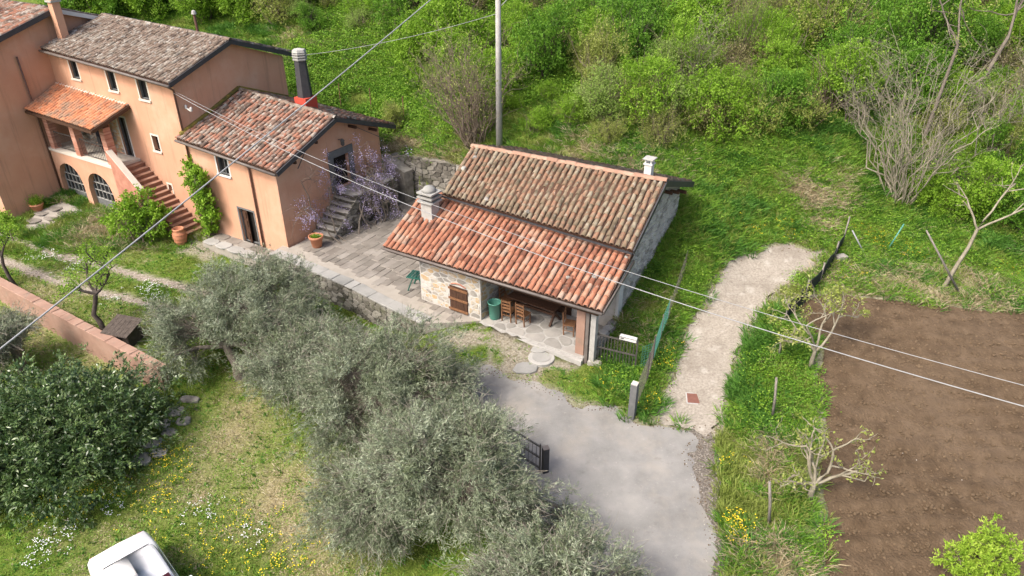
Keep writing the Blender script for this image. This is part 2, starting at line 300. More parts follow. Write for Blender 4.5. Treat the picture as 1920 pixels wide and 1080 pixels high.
def lined(L,x,y):
    dm=np.full(np.shape(x),1e9)
    for a,b in zip(L[:-1],L[1:]):
        a=np.asarray(a);b=np.asarray(b);e=b-a; t=np.clip(((x-a[0])*e[0]+(y-a[1])*e[1])/(e@e),0,1); dm=np.minimum(dm,np.hypot(x-a[0]-t*e[0],y-a[1]-t*e[1]))
    return dm
def Zt(x,y):
    z=Z0(x,y); z=z+(fbm(x,y,1.6,3)-.5)*.12
    rut=np.minimum(lined(RUT1,x,y),lined(RUT2,x,y)); z=z-.05*sstep(.5,.2,rut)
    sm=np.minimum(np.minimum(polysd(DRIVE,x,y),polysd(PATH,x,y)),np.minimum(polysd(FIELD,x,y),polysd(GRAVEL,x,y))); z=np.where(sm<.5,z+(Z0(x,y)-z)*sstep(.5,0,sm),z)
    z=np.where(sm<-.12,z-.12,z)
    c=cutd(x,y); z=np.where(c<-.08,np.minimum(z,-1.6),z); return z
xs=np.concatenate([np.linspace(-260,-33,24)[:-1],np.arange(-33,33,.2),np.linspace(33,260,24)]); ys=np.concatenate([np.linspace(-60,5,14)[:-1],np.arange(5,52,.2),np.arange(52,70,.8),np.linspace(70,300,24)])
gx,gy=np.meshgrid(xs,ys); gz=Zt(gx,gy); nx,ny=len(xs),len(ys)
# masks: dry straw-coloured grass, bare earth
DRYS=[(430,830,1.6,.8),(520,930,1.5,1),(560,980,1.2,1),(600,1040,1.3,.9),(370,900,1.3,.7),(380,935,.35,1.2),(60,610,2.2,1),(180,650,1.8,.9),(250,440,1.8,.55),(190,430,1.4,.6),(1525,372,.7,1),(1560,380,.8,.9),(1545,420,.7,1),(1500,345,.8,1),(1575,345,.6,.8),(1330,600,.8,.4),(1560,520,1.2,.6),(1700,545,1.6,.7),(1850,560,1.5,.6),(1470,1060,.9,.8),(1440,840,.6,.7),(1440,900,.5,.7),(1180,580,.9,.6),(1230,640,.6,.5),(760,260,1.6,.7),(840,270,1.5,.5),(1100,290,1.4,.6),(1180,310,.9,.7),(700,60,3,.6),(610,80,2.5,.5),(1560,70,3,.6),(440,770,1.0,.6),(1010,705,.7,.5)]
DB=[(T(u,v)[:2],r,w) for u,v,r,w in DRYS]
def f_dry(x,y):
    d=np.zeros(np.shape(x))
    for c,r,w in DB: d=np.maximum(d,w*np.exp(-(((x-c[0])**2+(y-c[1])**2)/r**2)**1.0))
    n=fbm(x,y,2.4,11); hill=sstep(30,38,y)
    return np.clip(d*(.35+1.1*n)+np.clip(n-.66,0,1)*1.6*(1-.2*hill),0,1)
def f_bare(x,y):
    e=np.minimum(np.abs(polysd(PATH,x,y)),np.abs(polysd(DRIVE,x,y))); n=fbm(x,y,.9,23)
    b=sstep(.45,.05,e)*(.3+n)*.9
    fd=polysd(FIELD,x,y); b=np.maximum(b,sstep(.7,.0,np.abs(fd))*(n+.15))
    b=np.maximum(b,sstep(.42,.16,np.minimum(lined(RUT1,x,y),lined(RUT2,x,y))+(n-.5)*.25))
    b=np.maximum(b,sstep(.1,-.25,polysd(GRAVEL,x,y)+(n-.5)*.6)); b=np.maximum(b,.8*sstep(.2,-.3,polysd(YARD2,x,y)+(n-.5)*.5))
    b=np.maximum(b,sstep(.15,-.2,polysd(FORE,x,y)+(n-.40)*3.2)*.85)
    return np.clip(b,0,1)
def gm():
    M=bpy.data.materials.new('meadow_ground'); M.use_nodes=True; nt=M.node_tree; N=nt.nodes; L=nt.links; b=N['Principled BSDF']; geo=N.new('ShaderNodeNewGeometry')
    def noise(s,d=8):
        n=N.new('ShaderNodeTexNoise'); n.inputs['Scale'].default_value=s; n.inputs['Detail'].default_value=d; n.inputs['Roughness'].default_value=.7; L.new(geo.outputs[0],n.inputs[0]); return n.outputs[0]
    def ramp(f,cs,lo=.3,hi=.7):
        r=N.new('ShaderNodeValToRGB'); e=r.color_ramp.elements; L.new(f,r.inputs[0])
        while len(e)<len(cs): e.new(.5)
        for i,c in enumerate(cs): e[i].position=lo+(hi-lo)*i/(len(cs)-1); e[i].color=col(c)
        return r.outputs[0]
    def mix(f,a,c):
        x=N.new('ShaderNodeMix'); x.data_type='RGBA'; L.new(f,x.inputs[0]); L.new(a,x.inputs[6]); L.new(c,x.inputs[7]); return x.outputs[2]
    def at(n):
        a=N.new('ShaderNodeAttribute'); a.attribute_name=n; return a.outputs['Fac']
    g=ramp(noise(7),[(.04,.07,.012),(.09,.14,.020),(.13,.18,.03),(.18,.20,.06)])
    dr=ramp(noise(16),[(.09,.085,.03),(.22,.185,.09),(.33,.285,.17),(.44,.38,.25)])
    br=ramp(noise(12),[(.13,.10,.075),(.24,.20,.16),(.36,.32,.27),(.46,.42,.36)])
    c=mix(at('dry'),g,dr); c=mix(at('bare'),c,br); L.new(c,b.inputs['Base Color']); b.inputs['Roughness'].default_value=.95; b.inputs['Specular IOR Level'].default_value=.1
    bp=N.new('ShaderNodeBump'); bp.inputs['Distance'].default_value=.06; L.new(noise(14,5),bp.inputs['Height']); L.new(bp.outputs[0],b.inputs['Normal'])
    MATS['meadow_ground']=M
gm()
idx=np.arange(nx*ny).reshape(ny,nx); F=np.stack([idx[:-1,:-1],idx[:-1,1:],idx[1:,1:],idx[1:,:-1]],-1).reshape(-1,4)
px_,py_=gx.ravel(),gy.ravel(); inner=(px_>-34)&(px_<34)&(py_>4)&(py_<72); dry=np.full(len(px_),.15); bare=np.zeros(len(px_)); dry[inner]=f_dry(px_[inner],py_[inner]); bare[inner]=f_bare(px_[inner],py_[inner])
me=mesh_np('ground',np.stack([px_,py_,gz.ravel()],-1),F,m('meadow_ground'),True,{'dry':dry,'bare':bare})
tag(link(bpy.data.objects.new('ground',me)),kind='structure')
# ---- sheets cut to an outline (marching squares) lying on the ground
def sheet(name,poly,mat,dz,step=.14,wob=.12,ws=.5,relief=0,edge=.0,seed=0,kind='structure',clip=None):
    P=np.asarray(poly); x0,y0=P.min(0)-.3; x1,y1=P.max(0)+.3
    if clip: x0,y0,x1,y1=max(x0,clip[0]),max(y0,clip[1]),min(x1,clip[2]),min(y1,clip[3])
    X=np.arange(x0,x1,step); Y=np.arange(y0,y1,step); gx,gy=np.meshgrid(X,Y); sd=polysd(P,gx,gy)+(fbm(gx,gy,ws,seed+40)-.5)*2*wob
    V=[]; FF=[]; vid={}
    inside=sd<0
    def zz(x,y): return Z0(x,y)
    nyy,nxx=sd.shape; vmap=-np.ones(sd.shape,int); ii=np.argwhere(inside); vmap[inside]=np.arange(len(ii)); Vx=list(gx[inside]); Vy=list(gy[inside])
    full=inside[:-1,:-1]&inside[:-1,1:]&inside[1:,1:]&inside[1:,:-1]; some=(inside[:-1,:-1]|inside[:-1,1:]|inside[1:,1:]|inside[1:,:-1])&~full
    q=np.argwhere(full); quads=np.stack([vmap[q[:,0],q[:,1]],vmap[q[:,0],q[:,1]+1],vmap[q[:,0]+1,q[:,1]+1],vmap[q[:,0]+1,q[:,1]]],-1).tolist()
    ecache={}
    def cross(a,b):
        k=(a,b) if a<b else (b,a)
        if k not in ecache:
            fa,fb=sd[a],sd[b]; t=fa/(fa-fb); ecache[k]=len(Vx); Vx.append(gx[a]+(gx[b]-gx[a])*t); Vy.append(gy[a]+(gy[b]-gy[a])*t)
        return ecache[k]
    for j,i in np.argwhere(some):
        cs=[(j,i),(j,i+1),(j+1,i+1),(j+1,i)]; pol=[]
        for k in range(4):
            a=cs[k]; b=cs[(k+1)%4]
            if inside[a]: pol.append(int(vmap[a]))
            if inside[a]!=inside[b]: pol.append(cross(a,b))
        if len(pol)>=3: quads.append(pol)
    Vx=np.array(Vx); Vy=np.array(Vy); z=zz(Vx,Vy)+dz
    if relief: 
        e=sstep(0,.5,-(polysd(P,Vx,Vy))); z=z+e*.05*np.sin((Vy+Vx*.06+fbm(Vx,Vy,4.,seed+70)*1.2)*2*math.pi/.62)*(.35+.65*sstep(.35,.6,fbm(Vx,Vy,5.,seed+71))); z=z+(fbm(Vx,Vy,.45,seed+60)-.5)*relief*e+(fbm(Vx,Vy,3.,seed+61)-.5)*relief*1.2*e
    me=bpy.data.meshes.new(name); me.from_pydata(np.stack([Vx,Vy,z],-1).tolist(),[],quads); me.materials.append(mat); me.polygons.foreach_set('use_smooth',[True]*len(me.polygons)); me.update()
    o=tag(link(bpy.data.objects.new(name,me)),kind=kind); return o
nmat('asphalt',[(.165,.16,.15),(.21,.205,.192),(.25,.243,.228),(.295,.283,.26)],scale=.7,detail=14,contrast=2.6,bump=.008,bscale=50,overs=[((.15,.135,.115),2.5,.60,.72,.45),((.36,.33,.29),18,.60,.72,.5),((.20,.185,.165),.8,.60,.80,.5),((.50,.47,.43),6,.62,.8,.4),((.33,.295,.245),.5,.50,.70,.55),((.10,.095,.085),42,.62,.70,.5)])
nmat('aggregate',[(.15,.13,.105),(.25,.22,.18),(.31,.28,.235),(.40,.37,.315)],scale=14,detail=12,contrast=2.0,bump=.006,bscale=45,overs=[((.17,.145,.115),.9,.50,.68,.6),((.44,.42,.37),1.7,.56,.70,.55),((.12,.105,.08),4,.60,.72,.6)])
nmat('soil',[(.046,.030,.016),(.080,.053,.030),(.108,.074,.044),(.148,.105,.067)],scale=2.2,detail=14,contrast=1.9,bump=.05,bscale=14,overs=[((.165,.12,.08),.25,.5,.75,.5),((.36,.31,.25),14,.70,.76,.8)])
def cracks(M,scale,wid,c):
    nt=M.node_tree; N=nt.nodes; L=nt.links; b=N['Principled BSDF']; src=b.inputs['Base Color'].links[0].from_socket; geo=N.new('ShaderNodeNewGeometry'); nz=N.new('ShaderNodeTexNoise'); nz.inputs['Scale'].default_value=1.6; nz.inputs['Detail'].default_value=6; L.new(geo.outputs[0],nz.inputs[0])
    mx=N.new('ShaderNodeMix'); mx.data_type='VECTOR'; mx.inputs[0].default_value=.35; L.new(geo.outputs[0],mx.inputs[4]); L.new(nz.outputs[1],mx.inputs[5]); vo=N.new('ShaderNodeTexVoronoi'); vo.feature='DISTANCE_TO_EDGE'; vo.inputs['Scale'].default_value=scale; L.new(mx.outputs[1],vo.inputs[0])
    mr=N.new('ShaderNodeMapRange'); mr.inputs[1].default_value=0; mr.inputs[2].default_value=wid; mr.inputs[3].default_value=.3; mr.inputs[4].default_value=0; L.new(vo.outputs[0],mr.inputs[0]); m2=N.new('ShaderNodeMix'); m2.data_type='RGBA'; L.new(mr.outputs[0],m2.inputs[0]); L.new(src,m2.inputs[6]); m2.inputs[7].default_value=c; L.new(m2.outputs[2],b.inputs['Base Color'])
cracks(m('aggregate'),.8,.02,(.16,.14,.11,1))
sheet('driveway',DRIVE,m('asphalt'),.012,wob=.34,ws=.8,clip=(-8,4,12,30))
sheet('footpath',PATH,m('aggregate'),.018,wob=.30,ws=.6,seed=3)
nmat('dark_gravel',[(.05,.042,.034),(.11,.095,.08),(.18,.16,.135),(.32,.29,.25)],scale=18,detail=10,contrast=2.4,bump=.015,bscale=40)
sheet('gravel_verge',GRAVEL,m('dark_gravel'),.006,wob=.32,ws=.6,seed=8,clip=(2,4,12,30))
sheet('ploughed_field',FIELD,m('soil'),.03,step=.16,wob=.25,ws=.9,relief=.10,seed=5,clip=(4,4,40,40))
sheet('yard_paving_bed',YARD,m('paving_joint'),.03,wob=.05,seed=9)
# open areas where grass blades may not stand
def nograss(x,y):
    n=(fbm(x,y,.6,77)-.5)*.9-.02
    d=np.minimum(polysd(DRIVE,x,y),polysd(PATH,x,y)); d=np.minimum(d,polysd(FIELD,x,y)); d=np.minimum(d,polysd(GRAVEL,x,y)+.25); d=np.minimum(d,polysd(YARD,x,y)); d=np.minimum(d,cutd(x,y)-.12)
    return (np.where(d<0,d*1.6,d)+n)<.0
# ------------------------------------------------------------------ masonry pieces
def clip_half(poly,p,nrm):
    out=[]; n=len(poly)
    for i in range(n):
        a=poly[i]; b=poly[(i+1)%n]; da=(a[0]-p[0])*nrm[0]+(a[1]-p[1])*nrm[1]; db=(b[0]-p[0])*nrm[0]+(b[1]-p[1])*nrm[1]
        if da<=0: out.append(a)
        if da*db<0:
            t=da/(da-db); out.append((a[0]+(b[0]-a[0])*t,a[1]+(b[1]-a[1])*t))
    return out
def voronoi(pts,bound,ax=1.0):
    """cells of the points inside a convex outline; ax stretches distances along the second axis"""
    cells=[]
    for i,p in enumerate(pts):
        c=list(bound)
        for j,q in enumerate(pts):
            if i==j: continue
            dx=q[0]-p[0]; dy=(q[1]-p[1])*ax*ax
            if abs(dx)>3 or abs(q[1]-p[1])>3: continue
            mid=((p[0]+q[0])/2,(p[1]+q[1])/2); c=clip_half(c,mid,(dx,dy))
            if len(c)<3: break
        if len(c)>=3: cells.append(c)
    return cells
def shrink(c,g,ch=.22):
    cx=sum(p[0] for p in c)/len(c); cy=sum(p[1] for p in c)/len(c); out=[]
    n=len(c); res=list(c)
    # chamfer corners, then pull in
    for i in range(n):
        a=c[i-1]; b=c[i]; d=c[(i+1)%n]
        for q in (a,d): out.append((b[0]+(q[0]-b[0])*ch,b[1]+(q[1]-b[1])*ch))
    s=[]
    for p in out:
        l=math.hypot(p[0]-cx,p[1]-cy)+1e-6; k=max(0,1-g/l); s.append((cx+(p[0]-cx)*k,cy+(p[1]-cy)*k))
    return s,(cx,cy)
def area(c): return abs(sum(c[i][0]*c[(i+1)%len(c)][1]-c[(i+1)%len(c)][0]*c[i][1] for i in range(len(c))))/2
def stone(name,c,g,t,o3,ex,ey,mat,parent,tilt=.008,ch=.22):
    """outline c (2d) lifted onto the plane o3 + a*ex + b*ey, proud by t along the plane's normal"""
    s,(cx,cy)=shrink(c,g,ch)
    if len(s)<6 or area(s)<.002: return None
    ex=Vector(ex); ey=Vector(ey); nn=ex.cross(ey).normalized(); cen=Vector(o3)+ex*cx+ey*cy; t=t*(.6+.8*rnd.random()); n=len(s); k=rnd.uniform(-tilt,tilt); k2=rnd.uniform(-tilt,tilt)
    lo=[]; mi=[]; hi=[]
    for p in s:
        d=ex*(p[0]-cx)+ey*(p[1]-cy); z=t+k*(p[0]-cx)*4+k2*(p[1]-cy)*4
        lo.append(d-nn*.01); mi.append(d+nn*z*.7); hi.append(d*.93+nn*z)
    b=MB(); b.v=[tuple(p) for p in lo+mi+hi]; b.a=[rnd.random()]*(3*n)
    b.f=[tuple(range(2*n,3*n))]+[(i,(i+1)%n,n+(i+1)%n,n+i) for i in range(n)]+[(n+i,n+(i+1)%n,2*n+(i+1)%n,2*n+i) for i in range(n)]
    o=b.build(name,mat,parent); o.location=cen; return o
def rubble(name,bound,o3,ex,ey,mat,parent,w=.3,h=.17,g=.012,t=.02,holes=(),seed=1,tilt=.008,jit=.32):
    R=random.Random(seed); xs_=[p[0] for p in bound]; ys_=[p[1] for p in bound]; pts=[]; y=min(ys_)+h*.5; row=0
    while y<max(ys_)+h*.5:
        x=min(xs_)+R.random()*w; 
        while x<max(xs_)+w*.3:
            pts.append((x+R.uniform(-jit,jit)*w,y+R.uniform(-jit,jit)*h)); x+=w*R.uniform(.65,1.45)
        y+=h; row+=1
    ax=w/h; out=[]
    for c in voronoi(pts,bound,ax):
        for hx0,hx1,hy0,hy1 in holes:
            cx=sum(p[0] for p in c)/len(c); cy=sum(p[1] for p in c)/len(c)
            if hx0<cx<hx1 and hy0<cy<hy1: c=None; break
            if c and not(max(p[0] for p in c)<hx0 or min(p[0] for p in c)>hx1 or max(p[1] for p in c)<hy0 or min(p[1] for p in c)>hy1):
                best=max([clip_half(c,(hx0,0),(1,0)),clip_half(c,(hx1,0),(-1,0)),clip_half(c,(0,hy0),(0,1)),clip_half(c,(0,hy1),(0,-1))],key=lambda q:area(q) if len(q)>2 else 0); c=best if len(best)>2 else None
            if c is None: break
        if c and len(c)>2:
            o=stone(name,c,g,t,o3,ex,ey,mat,parent,tilt)
            if o: out.append(o)
    return out
# ------------------------------------------------------------------ tiled roofs
def tile_mesh(name,mat,L=.45,w0=.22,w1=.17,h=.085,k=6,rv=None):
    b=MB(); ring=[]
    for (y,w,hh,z) in ((0,w0,h,.0),(L,w1,h*.85,.012)):
        for q in range(k+1):
            a=math.pi*q/k; b.v.append((-math.cos(a)*w/2,y,z+math.sin(a)*hh))
    for q in range(k+1):
        a=math.pi*q/k; b.v.append((-math.cos(a)*(w0/2-.018),.0,math.sin(a)*(h-.02)))
    b.a=[rv or 0]*len(b.v)
    for q in range(k):
        b.f.append((q+1,q,k+1+q,k+2+q)); b.f.append((q,q+1,2*k+3+q,2*k+2+q))
    return b.mesh(name,mat,True)
def bil(c,u,v): 
    FL,FR,BR,BL=[Vector(p) for p in c]; return (FL*(1-u)+FR*u)*(1-v)+(BL*(1-u)+BR*u)*v
def tile_roof(parent,name,c,nc,nr,mat,mat_s,n_ind,thick=.07,seed=0,bedmat='pan',wob=.03,near=None,lift=0.0):
    """a slab with pan channels and rows of half-round cover tiles; c = front left, front right, back right, back left"""
    R=random.Random(seed); FL,FR,BR,BL=[Vector(p) for p in c]; nn=(FR-FL).cross(BL-FL).normalized(); s=MB()
    t=[p-nn*.0 for p in (FL,FR,BR,BL)]; s.hexa([p-nn*thick for p in t],t); roof=s.build(name,m('dark_wood'),parent)
    pan=MB()
    for j in range(nc+1):
        u=j/nc
        for (du,h) in ((-.30,.012),(0,.004),):
            pass
        ua=max(0,u-.42/nc); ub=min(1,u+.42/nc); um=(ua+ub)/2
        n=6
        for i in range(n):
            v0,v1=i/n,(i+1)/n
            for (p,q,hp,hq) in ((ua,um,.05,.006),(um,ub,.006,.05)):
                pan.poly([bil(c,p,v0)+nn*hp,bil(c,q,v0)+nn*hq,bil(c,q,v1)+nn*hq,bil(c,p,v1)+nn*hp],R.random())
    tag(pan.build('pan_tiles',m(bedmat),roof),kind='stuff')
    W=(FR-FL).length/nc; Ls=(BL-FL).length/nr; tm=tile_mesh('tile',mat,L=Ls*1.22,w0=W*.80,w1=W*.62,h=W*.36)
    spots=[]
    for j in range(nc):
        cj=R.uniform(-.02,.02)
        for i in range(nr):
            u=(j+.5)/nc+R.uniform(-.08,.08)/nc; v=(i-.12)/nr+R.uniform(-.05,.05)/nr
            p=bil(c,u,v); y=(bil(c,u,v+.1)-p).normalized(); x=(bil(c,u+.02,v)-bil(c,u-.02,v)).normalized(); z=x.cross(y).normalized(); x=y.cross(z)
            a=R.uniform(-wob,wob)+cj*.5; x2=x*math.cos(a)+y*math.sin(a); y2=y*math.cos(a)-x*math.sin(a); tl=.055+R.uniform(-.01,.02)+R.uniform(-wob,wob)*.5; y3=(y2-z*tl).normalized(); z3=x2.cross(y3)
            p=p+z*(.055+lift+R.uniform(0,.012+wob*.35)); M=Matrix(((x2.x,y3.x,z3.x,p.x),(x2.y,y3.y,z3.y,p.y),(x2.z,y3.z,z3.z,p.z),(0,0,0,1))); spots.append((v,M))
    if near is not None: spots.sort(key=lambda q:(q[1].translation-Vector(near)).length)
    for k,(v,M) in enumerate(spots[:n_ind]):
        o=bpy.data.objects.new('tile',tm); link(o,roof); o.matrix_local=M
    rest=spots[n_ind:]
    if rest:
        base=np.array([v.co[:] for v in tm.vertices]); faces=np.array([list(p.vertices) for p in tm.polygons]); V=[];Fx=[];A=[]
        for k,(v,M) in enumerate(rest):
            Mn=np.array(M); V.append(base@Mn[:3,:3].T+Mn[:3,3]); Fx.append(faces+k*len(base)); A.append(np.full(len(base),R.random()))
        me=mesh_np('tiles',np.concatenate(V),np.concatenate(Fx),mat_s,True,{'rnd':np.concatenate(A)}); tag(link(bpy.data.objects.new('tile_field',me),roof),kind='stuff')
    return roof
def ridge_tiles(parent,a,b,mat,n,w=.26,sag=.0,seed=0):
    R=random.Random(seed); a=Vector(a); b=Vector(b); L=(b-a).length/n; tm=tile_mesh('ridge_tile',mat,L=L*1.15,w0=w,w1=w*.85,h=w*.42)
    for i in range(n):
        p=a+(b-a)*(i/n)+Vector((0,0,R.uniform(-.01,.02)-sag*math.sin(math.pi*i/n))); y=(b-a).normalized(); z=Vector((0,0,1)); x=y.cross(z).normalized(); z=x.cross(y); an=R.uniform(-.05,.05); x2=x*math.cos(an)+y*math.sin(an); y2=y*math.cos(an)-x*math.sin(an)
        o=bpy.data.objects.new('ridge_tile',tm); link(o,parent); o.matrix_local=Matrix(((x2.x,y2.x,z.x,p.x),(x2.y,y2.y,z.y,p.y),(x2.z,y2.z,z.z,p.z),(0,0,0,1)))
# ------------------------------------------------------------------ terrace
TZ=-.03
tp=terr_front+[cl(2.9,-.05),cl(2.9,2.4),cl(.3,2.4),cl(.3,8.),(-3.0,34.6),(-6.4,36.6),pl(.1,7.0),pl(.1,.0),pl(-.35,.0)]
tb=MB(); tb.prism([tuple(p) for p in tp],-1.9,TZ); terrace=tag(tb.build('terrace',m('paving_joint')),kind='structure')
def inpoly(P,x,y): return float(polysd(P,np.array([x]),np.array([y]))[0])
TPa=np.array([np.array(p) for p in tp])
R=random.Random(3); cnt=0; pth=-.57; ed=np.array([math.cos(pth),math.sin(pth)]); en=np.array([-ed[1],ed[0]]); o0=np.array((-9.9,29.5))
s=-4.2
while s<10:
    w=R.uniform(.30,.42); t=-7+R.random()*.5
    while t<11:
        l=R.uniform(.45,.85); c=o0+ed*(s+w/2)+en*(t+l/2)
        if inpoly(TPa,*c)<-.24 and polysd(np.array(terr_front+[terr_front[-1]+np.array((3,6)),terr_front[0]+np.array((3,6))]),np.array([c[0]]),np.array([c[1]]))[0]<1e9:
            d=min(lined(terr_front,np.array([c[0]]),np.array([c[1]]))[0],9)
            if d>1.0:
                j=lambda:R.uniform(-.025,.025)
                poly=[(s+j(),t+j()),(s+w+j(),t+j()),(s+w+j(),t+l+j()),(s+j(),t+l+j())]
                if cnt<290: stone('paving_stone',poly,.014,.022,(o0[0],o0[1],TZ),(ed[0],ed[1],0),(en[0],en[1],0),m('paving'),terrace,tilt=.006,ch=.07); cnt+=1
        t+=l
    s+=w
# retaining wall in front of the terrace, with coping slabs and rubble face
rw=thing('terrace_wall','low dark rubble retaining wall with pale coping slabs in front of the paved terrace','wall',(0,0,0))
for k,(a,b) in enumerate(zip(terr_front[:-1],terr_front[1:])):
    a=np.array(a); b=np.array(b); e=b-a; L=np.hypot(*e); e/=L; nrm=np.array([e[1],-e[0]]); 
    z1=-.02; zb=-1.5
    bm_=MB(); p0=a+nrm*.02; p1=b+nrm*.02; q0=a-nrm*.28; q1=b-nrm*.28; bm_.hexa([(*p0,zb),(*p1,zb),(*q1,zb),(*q0,zb)],[(*p0,TZ-.01),(*p1,TZ-.01),(*q1,TZ-.01),(*q0,TZ-.01)]); bm_.build('wall_core',m('mortar_dark'),rw)
    rubble('stone',[(0,zb+.1),(L,zb+.1),(L,-.05),(0,-.05)],(p0[0],p0[1],0),(e[0],e[1],0),(0,0,1),m('stone_dark'),rw,w=.34,h=.19,g=.014,t=.035,seed=20+k)
    x=0
    while x<L-.05:
        w=min(R.uniform(.6,1.1),L-x); w=L-x if L-x-w<.3 else w
        c0=a+e*x+nrm*.07; stone('coping_slab',[(x,-.07),(x+w,-.07),(x+w,.52+R.uniform(-.03,.05)),(x,.52+R.uniform(-.03,.05))],.012,.055,(a[0],a[1],TZ+.004),(e[0],e[1],0),(-nrm[0],-nrm[1],0),m('coping'),rw,tilt=.004,ch=.05); x+=w
# ------------------------------------------------------------------ stone cottage
cot=thing('stone_cottage','small stone cottage with stepped clay tile roofs and open dining porch','house',(CO[0],CO[1],0),CTH)
b=MB(); yz=[(2.2,-1.2),(2.2,3.42),(4.75,4.86),(7.6,4.0),(7.6,-1.2)]
def xprism(mb,yz,x0,x1):
    n=len(yz); i=len(mb.v); mb.v+=[(x0,y,z) for y,z in yz]+[(x1,y,z) for y,z in yz]; mb.a+=[0]*2*n
    mb.f+=[tuple(range(i,i+n)),tuple(range(i+2*n-1,i+n-1,-1))]+[(i+k,i+n+k,i+n+(k+1)%n,i+(k+1)%n) for k in range(n)]; return mb
xprism(b,yz,.0,7.6); wall_main=b.build('main_wall',m('mortar'),cot)
b=MB(); xprism(b,[(0,-.5),(0,2.16),(2.19,2.98),(2.19,-.5)],0,2.93); front=b.build('front_wall',m('mortar'),cot)
rubble('stone',[(0.02,0.02),(2.9,.02),(2.9,2.1),(.02,2.1)],(0,0,0),(1,0,0),(0,0,1),m('stone_warm'),front,w=.33,h=.19,g=.032,t=.012,holes=[(1.42,2.37,-.1,1.2)],seed=4)
rubble('stone',[(0.02,0.02),(2.15,.02),(2.15,2.7),(.02,2.1)],(2.93,0,0),(0,1,0),(0,0,1),m('stone_warm'),front,w=.36,h=.2,g=.03,t=.012,seed=5)
rubble('stone',[(-2.15,0.02),(-.02,.02),(-.02,2.1),(-2.15,2.7)],(0,0,0),(0,-1,0),(0,0,1),m('stone_warm'),front,w=.36,h=.2,g=.03,t=.012,seed=6)
rubble('stone',[(2.45,.2),(7.55,1.2),(7.55,3.95),(4.75,4.75),(2.45,3.45)],(7.6,0,0),(0,1,0),(0,0,1),m('stone_pale'),wall_main,w=.30,h=.17,g=.018,t=.03,seed=8)
b=MB(); b.box(7.55,7.66,2.12,2.48,-.2,3.45); b.build('corner_pier',m('white_paint'),cot,bevel=.01)
# plank shutter with battens
b=MB(); b.box(1.46,2.33,-.012,.05,.0,1.14); sh=b.build('shutter_frame',m('dark_wood'),cot)
for k in range(5): MB().box(1.49+k*.164,1.49+k*.164+.155,-.045-.004*(k%2),-.01,.03,1.10).build('plank',m('dark_wood'),sh)
for z in (.08,.55,1.0): MB().box(1.44,2.36,-.085,-.046,z,z+.085).build('batten',m('brown_wood'),sh)
b=MB(); b.tube([(1.55,-.02,1.21),(1.8,-.03,1.30),(2.0,-.03,1.30),(2.25,-.02,1.21)],.03,5); b.build('relieving_arch',m('brick'),cot)
# roofs
LR=[(-1.45,-.40,2.17),(8.18,-.40,2.34),(7.98,2.35,3.25),(-1.42,2.35,3.63)]
UR=[(-.20,1.98,3.84),(8.08,1.98,3.56),(7.97,4.78,5.14),(-.74,4.78,4.88)]
low=tile_roof(cot,'porch_roof',LR,39,9,m('tile_new'),m('tile_new_s'),300,seed=2,wob=.05,near=(4,-6,9))
upp=tile_roof(cot,'main_roof',UR,36,11,m('tile_old'),m('tile_old_s'),0,seed=3,wob=.07)
BRF=[(7.95,8.0,4.02),(-.72,8.0,3.86),(-.74,4.78,4.88),(7.97,4.78,5.14)]
bk=tile_roof(cot,'back_roof',BRF,33,9,m('tile_old'),m('tile_old_s'),0,seed=4)
ridge_tiles(upp,(-.74,4.78,4.93),(7.97,4.78,5.20),m('ridge_clay'),21,w=.27,seed=1)
tag(low,'newer orange lower roof over the porch'); tag(upp,'older grey lichen covered upper roof')
b=MB(); b.bar((-.2,1.90,3.77),(8.1,1.90,3.49),.06,.06); b.build('gutter',m('dark_metal'),cot)
b=MB(); b.hexa([(-.1,2.12,3.2),(7.62,2.12,3.0),(7.62,2.19,3.0),(-.1,2.19,3.2)],[(-.1,2.12,3.75),(7.62,2.12,3.5),(7.62,2.19,3.5),(-.1,2.19,3.75)]); b.build('flashing',m('copper_pipe'),cot)
b=MB(); b.tube([(-1.45,-.47,2.12),(3,-.47,2.19),(8.2,-.47,2.29)],.055,6); b.build('gutter',m('gutter'),cot,True)
b=MB(); b.bar((8.12,1.98,3.52),(8.02,4.8,5.12),.05,.17); b.build('verge_board',m('dark_metal'),cot)
b=MB(); b.bar((8.02,4.8,5.10),(8.0,8.0,4.0),.05,.22); b.build('verge_board',m('dark_metal'),cot)
b=MB(); b.bar((8.22,-.4,2.31),(8.02,2.35,2.96),.05,.14); b.build('verge_board',m('gutter'),cot)
for y in (5.6,6.4,7.2): MB().bar((7.5,y,4.72-(y-4.78)*.33),(8.0,y,4.72-(y-4.78)*.33),.09,.12).build('rafter_end',m('dark_wood'),cot)
b=MB(); b.bar((-1.3,-.30,2.03),(8.0,-.30,2.16),.12,.14); b.build('eaves_beam',m('dark_wood'),cot)
for k in range(9): MB().bar((.2+k*.9,-.38,2.10+k*.016),(.2+k*.9,2.2,2.98-k*.03),.08,.10).build('rafter',m('dark_wood'),cot)
b=MB(); b.bar((2.95,-.1,1.98),(2.95,2.1,2.05),.14,.2); b.build('lintel_beam',m('dark_wood'),cot)
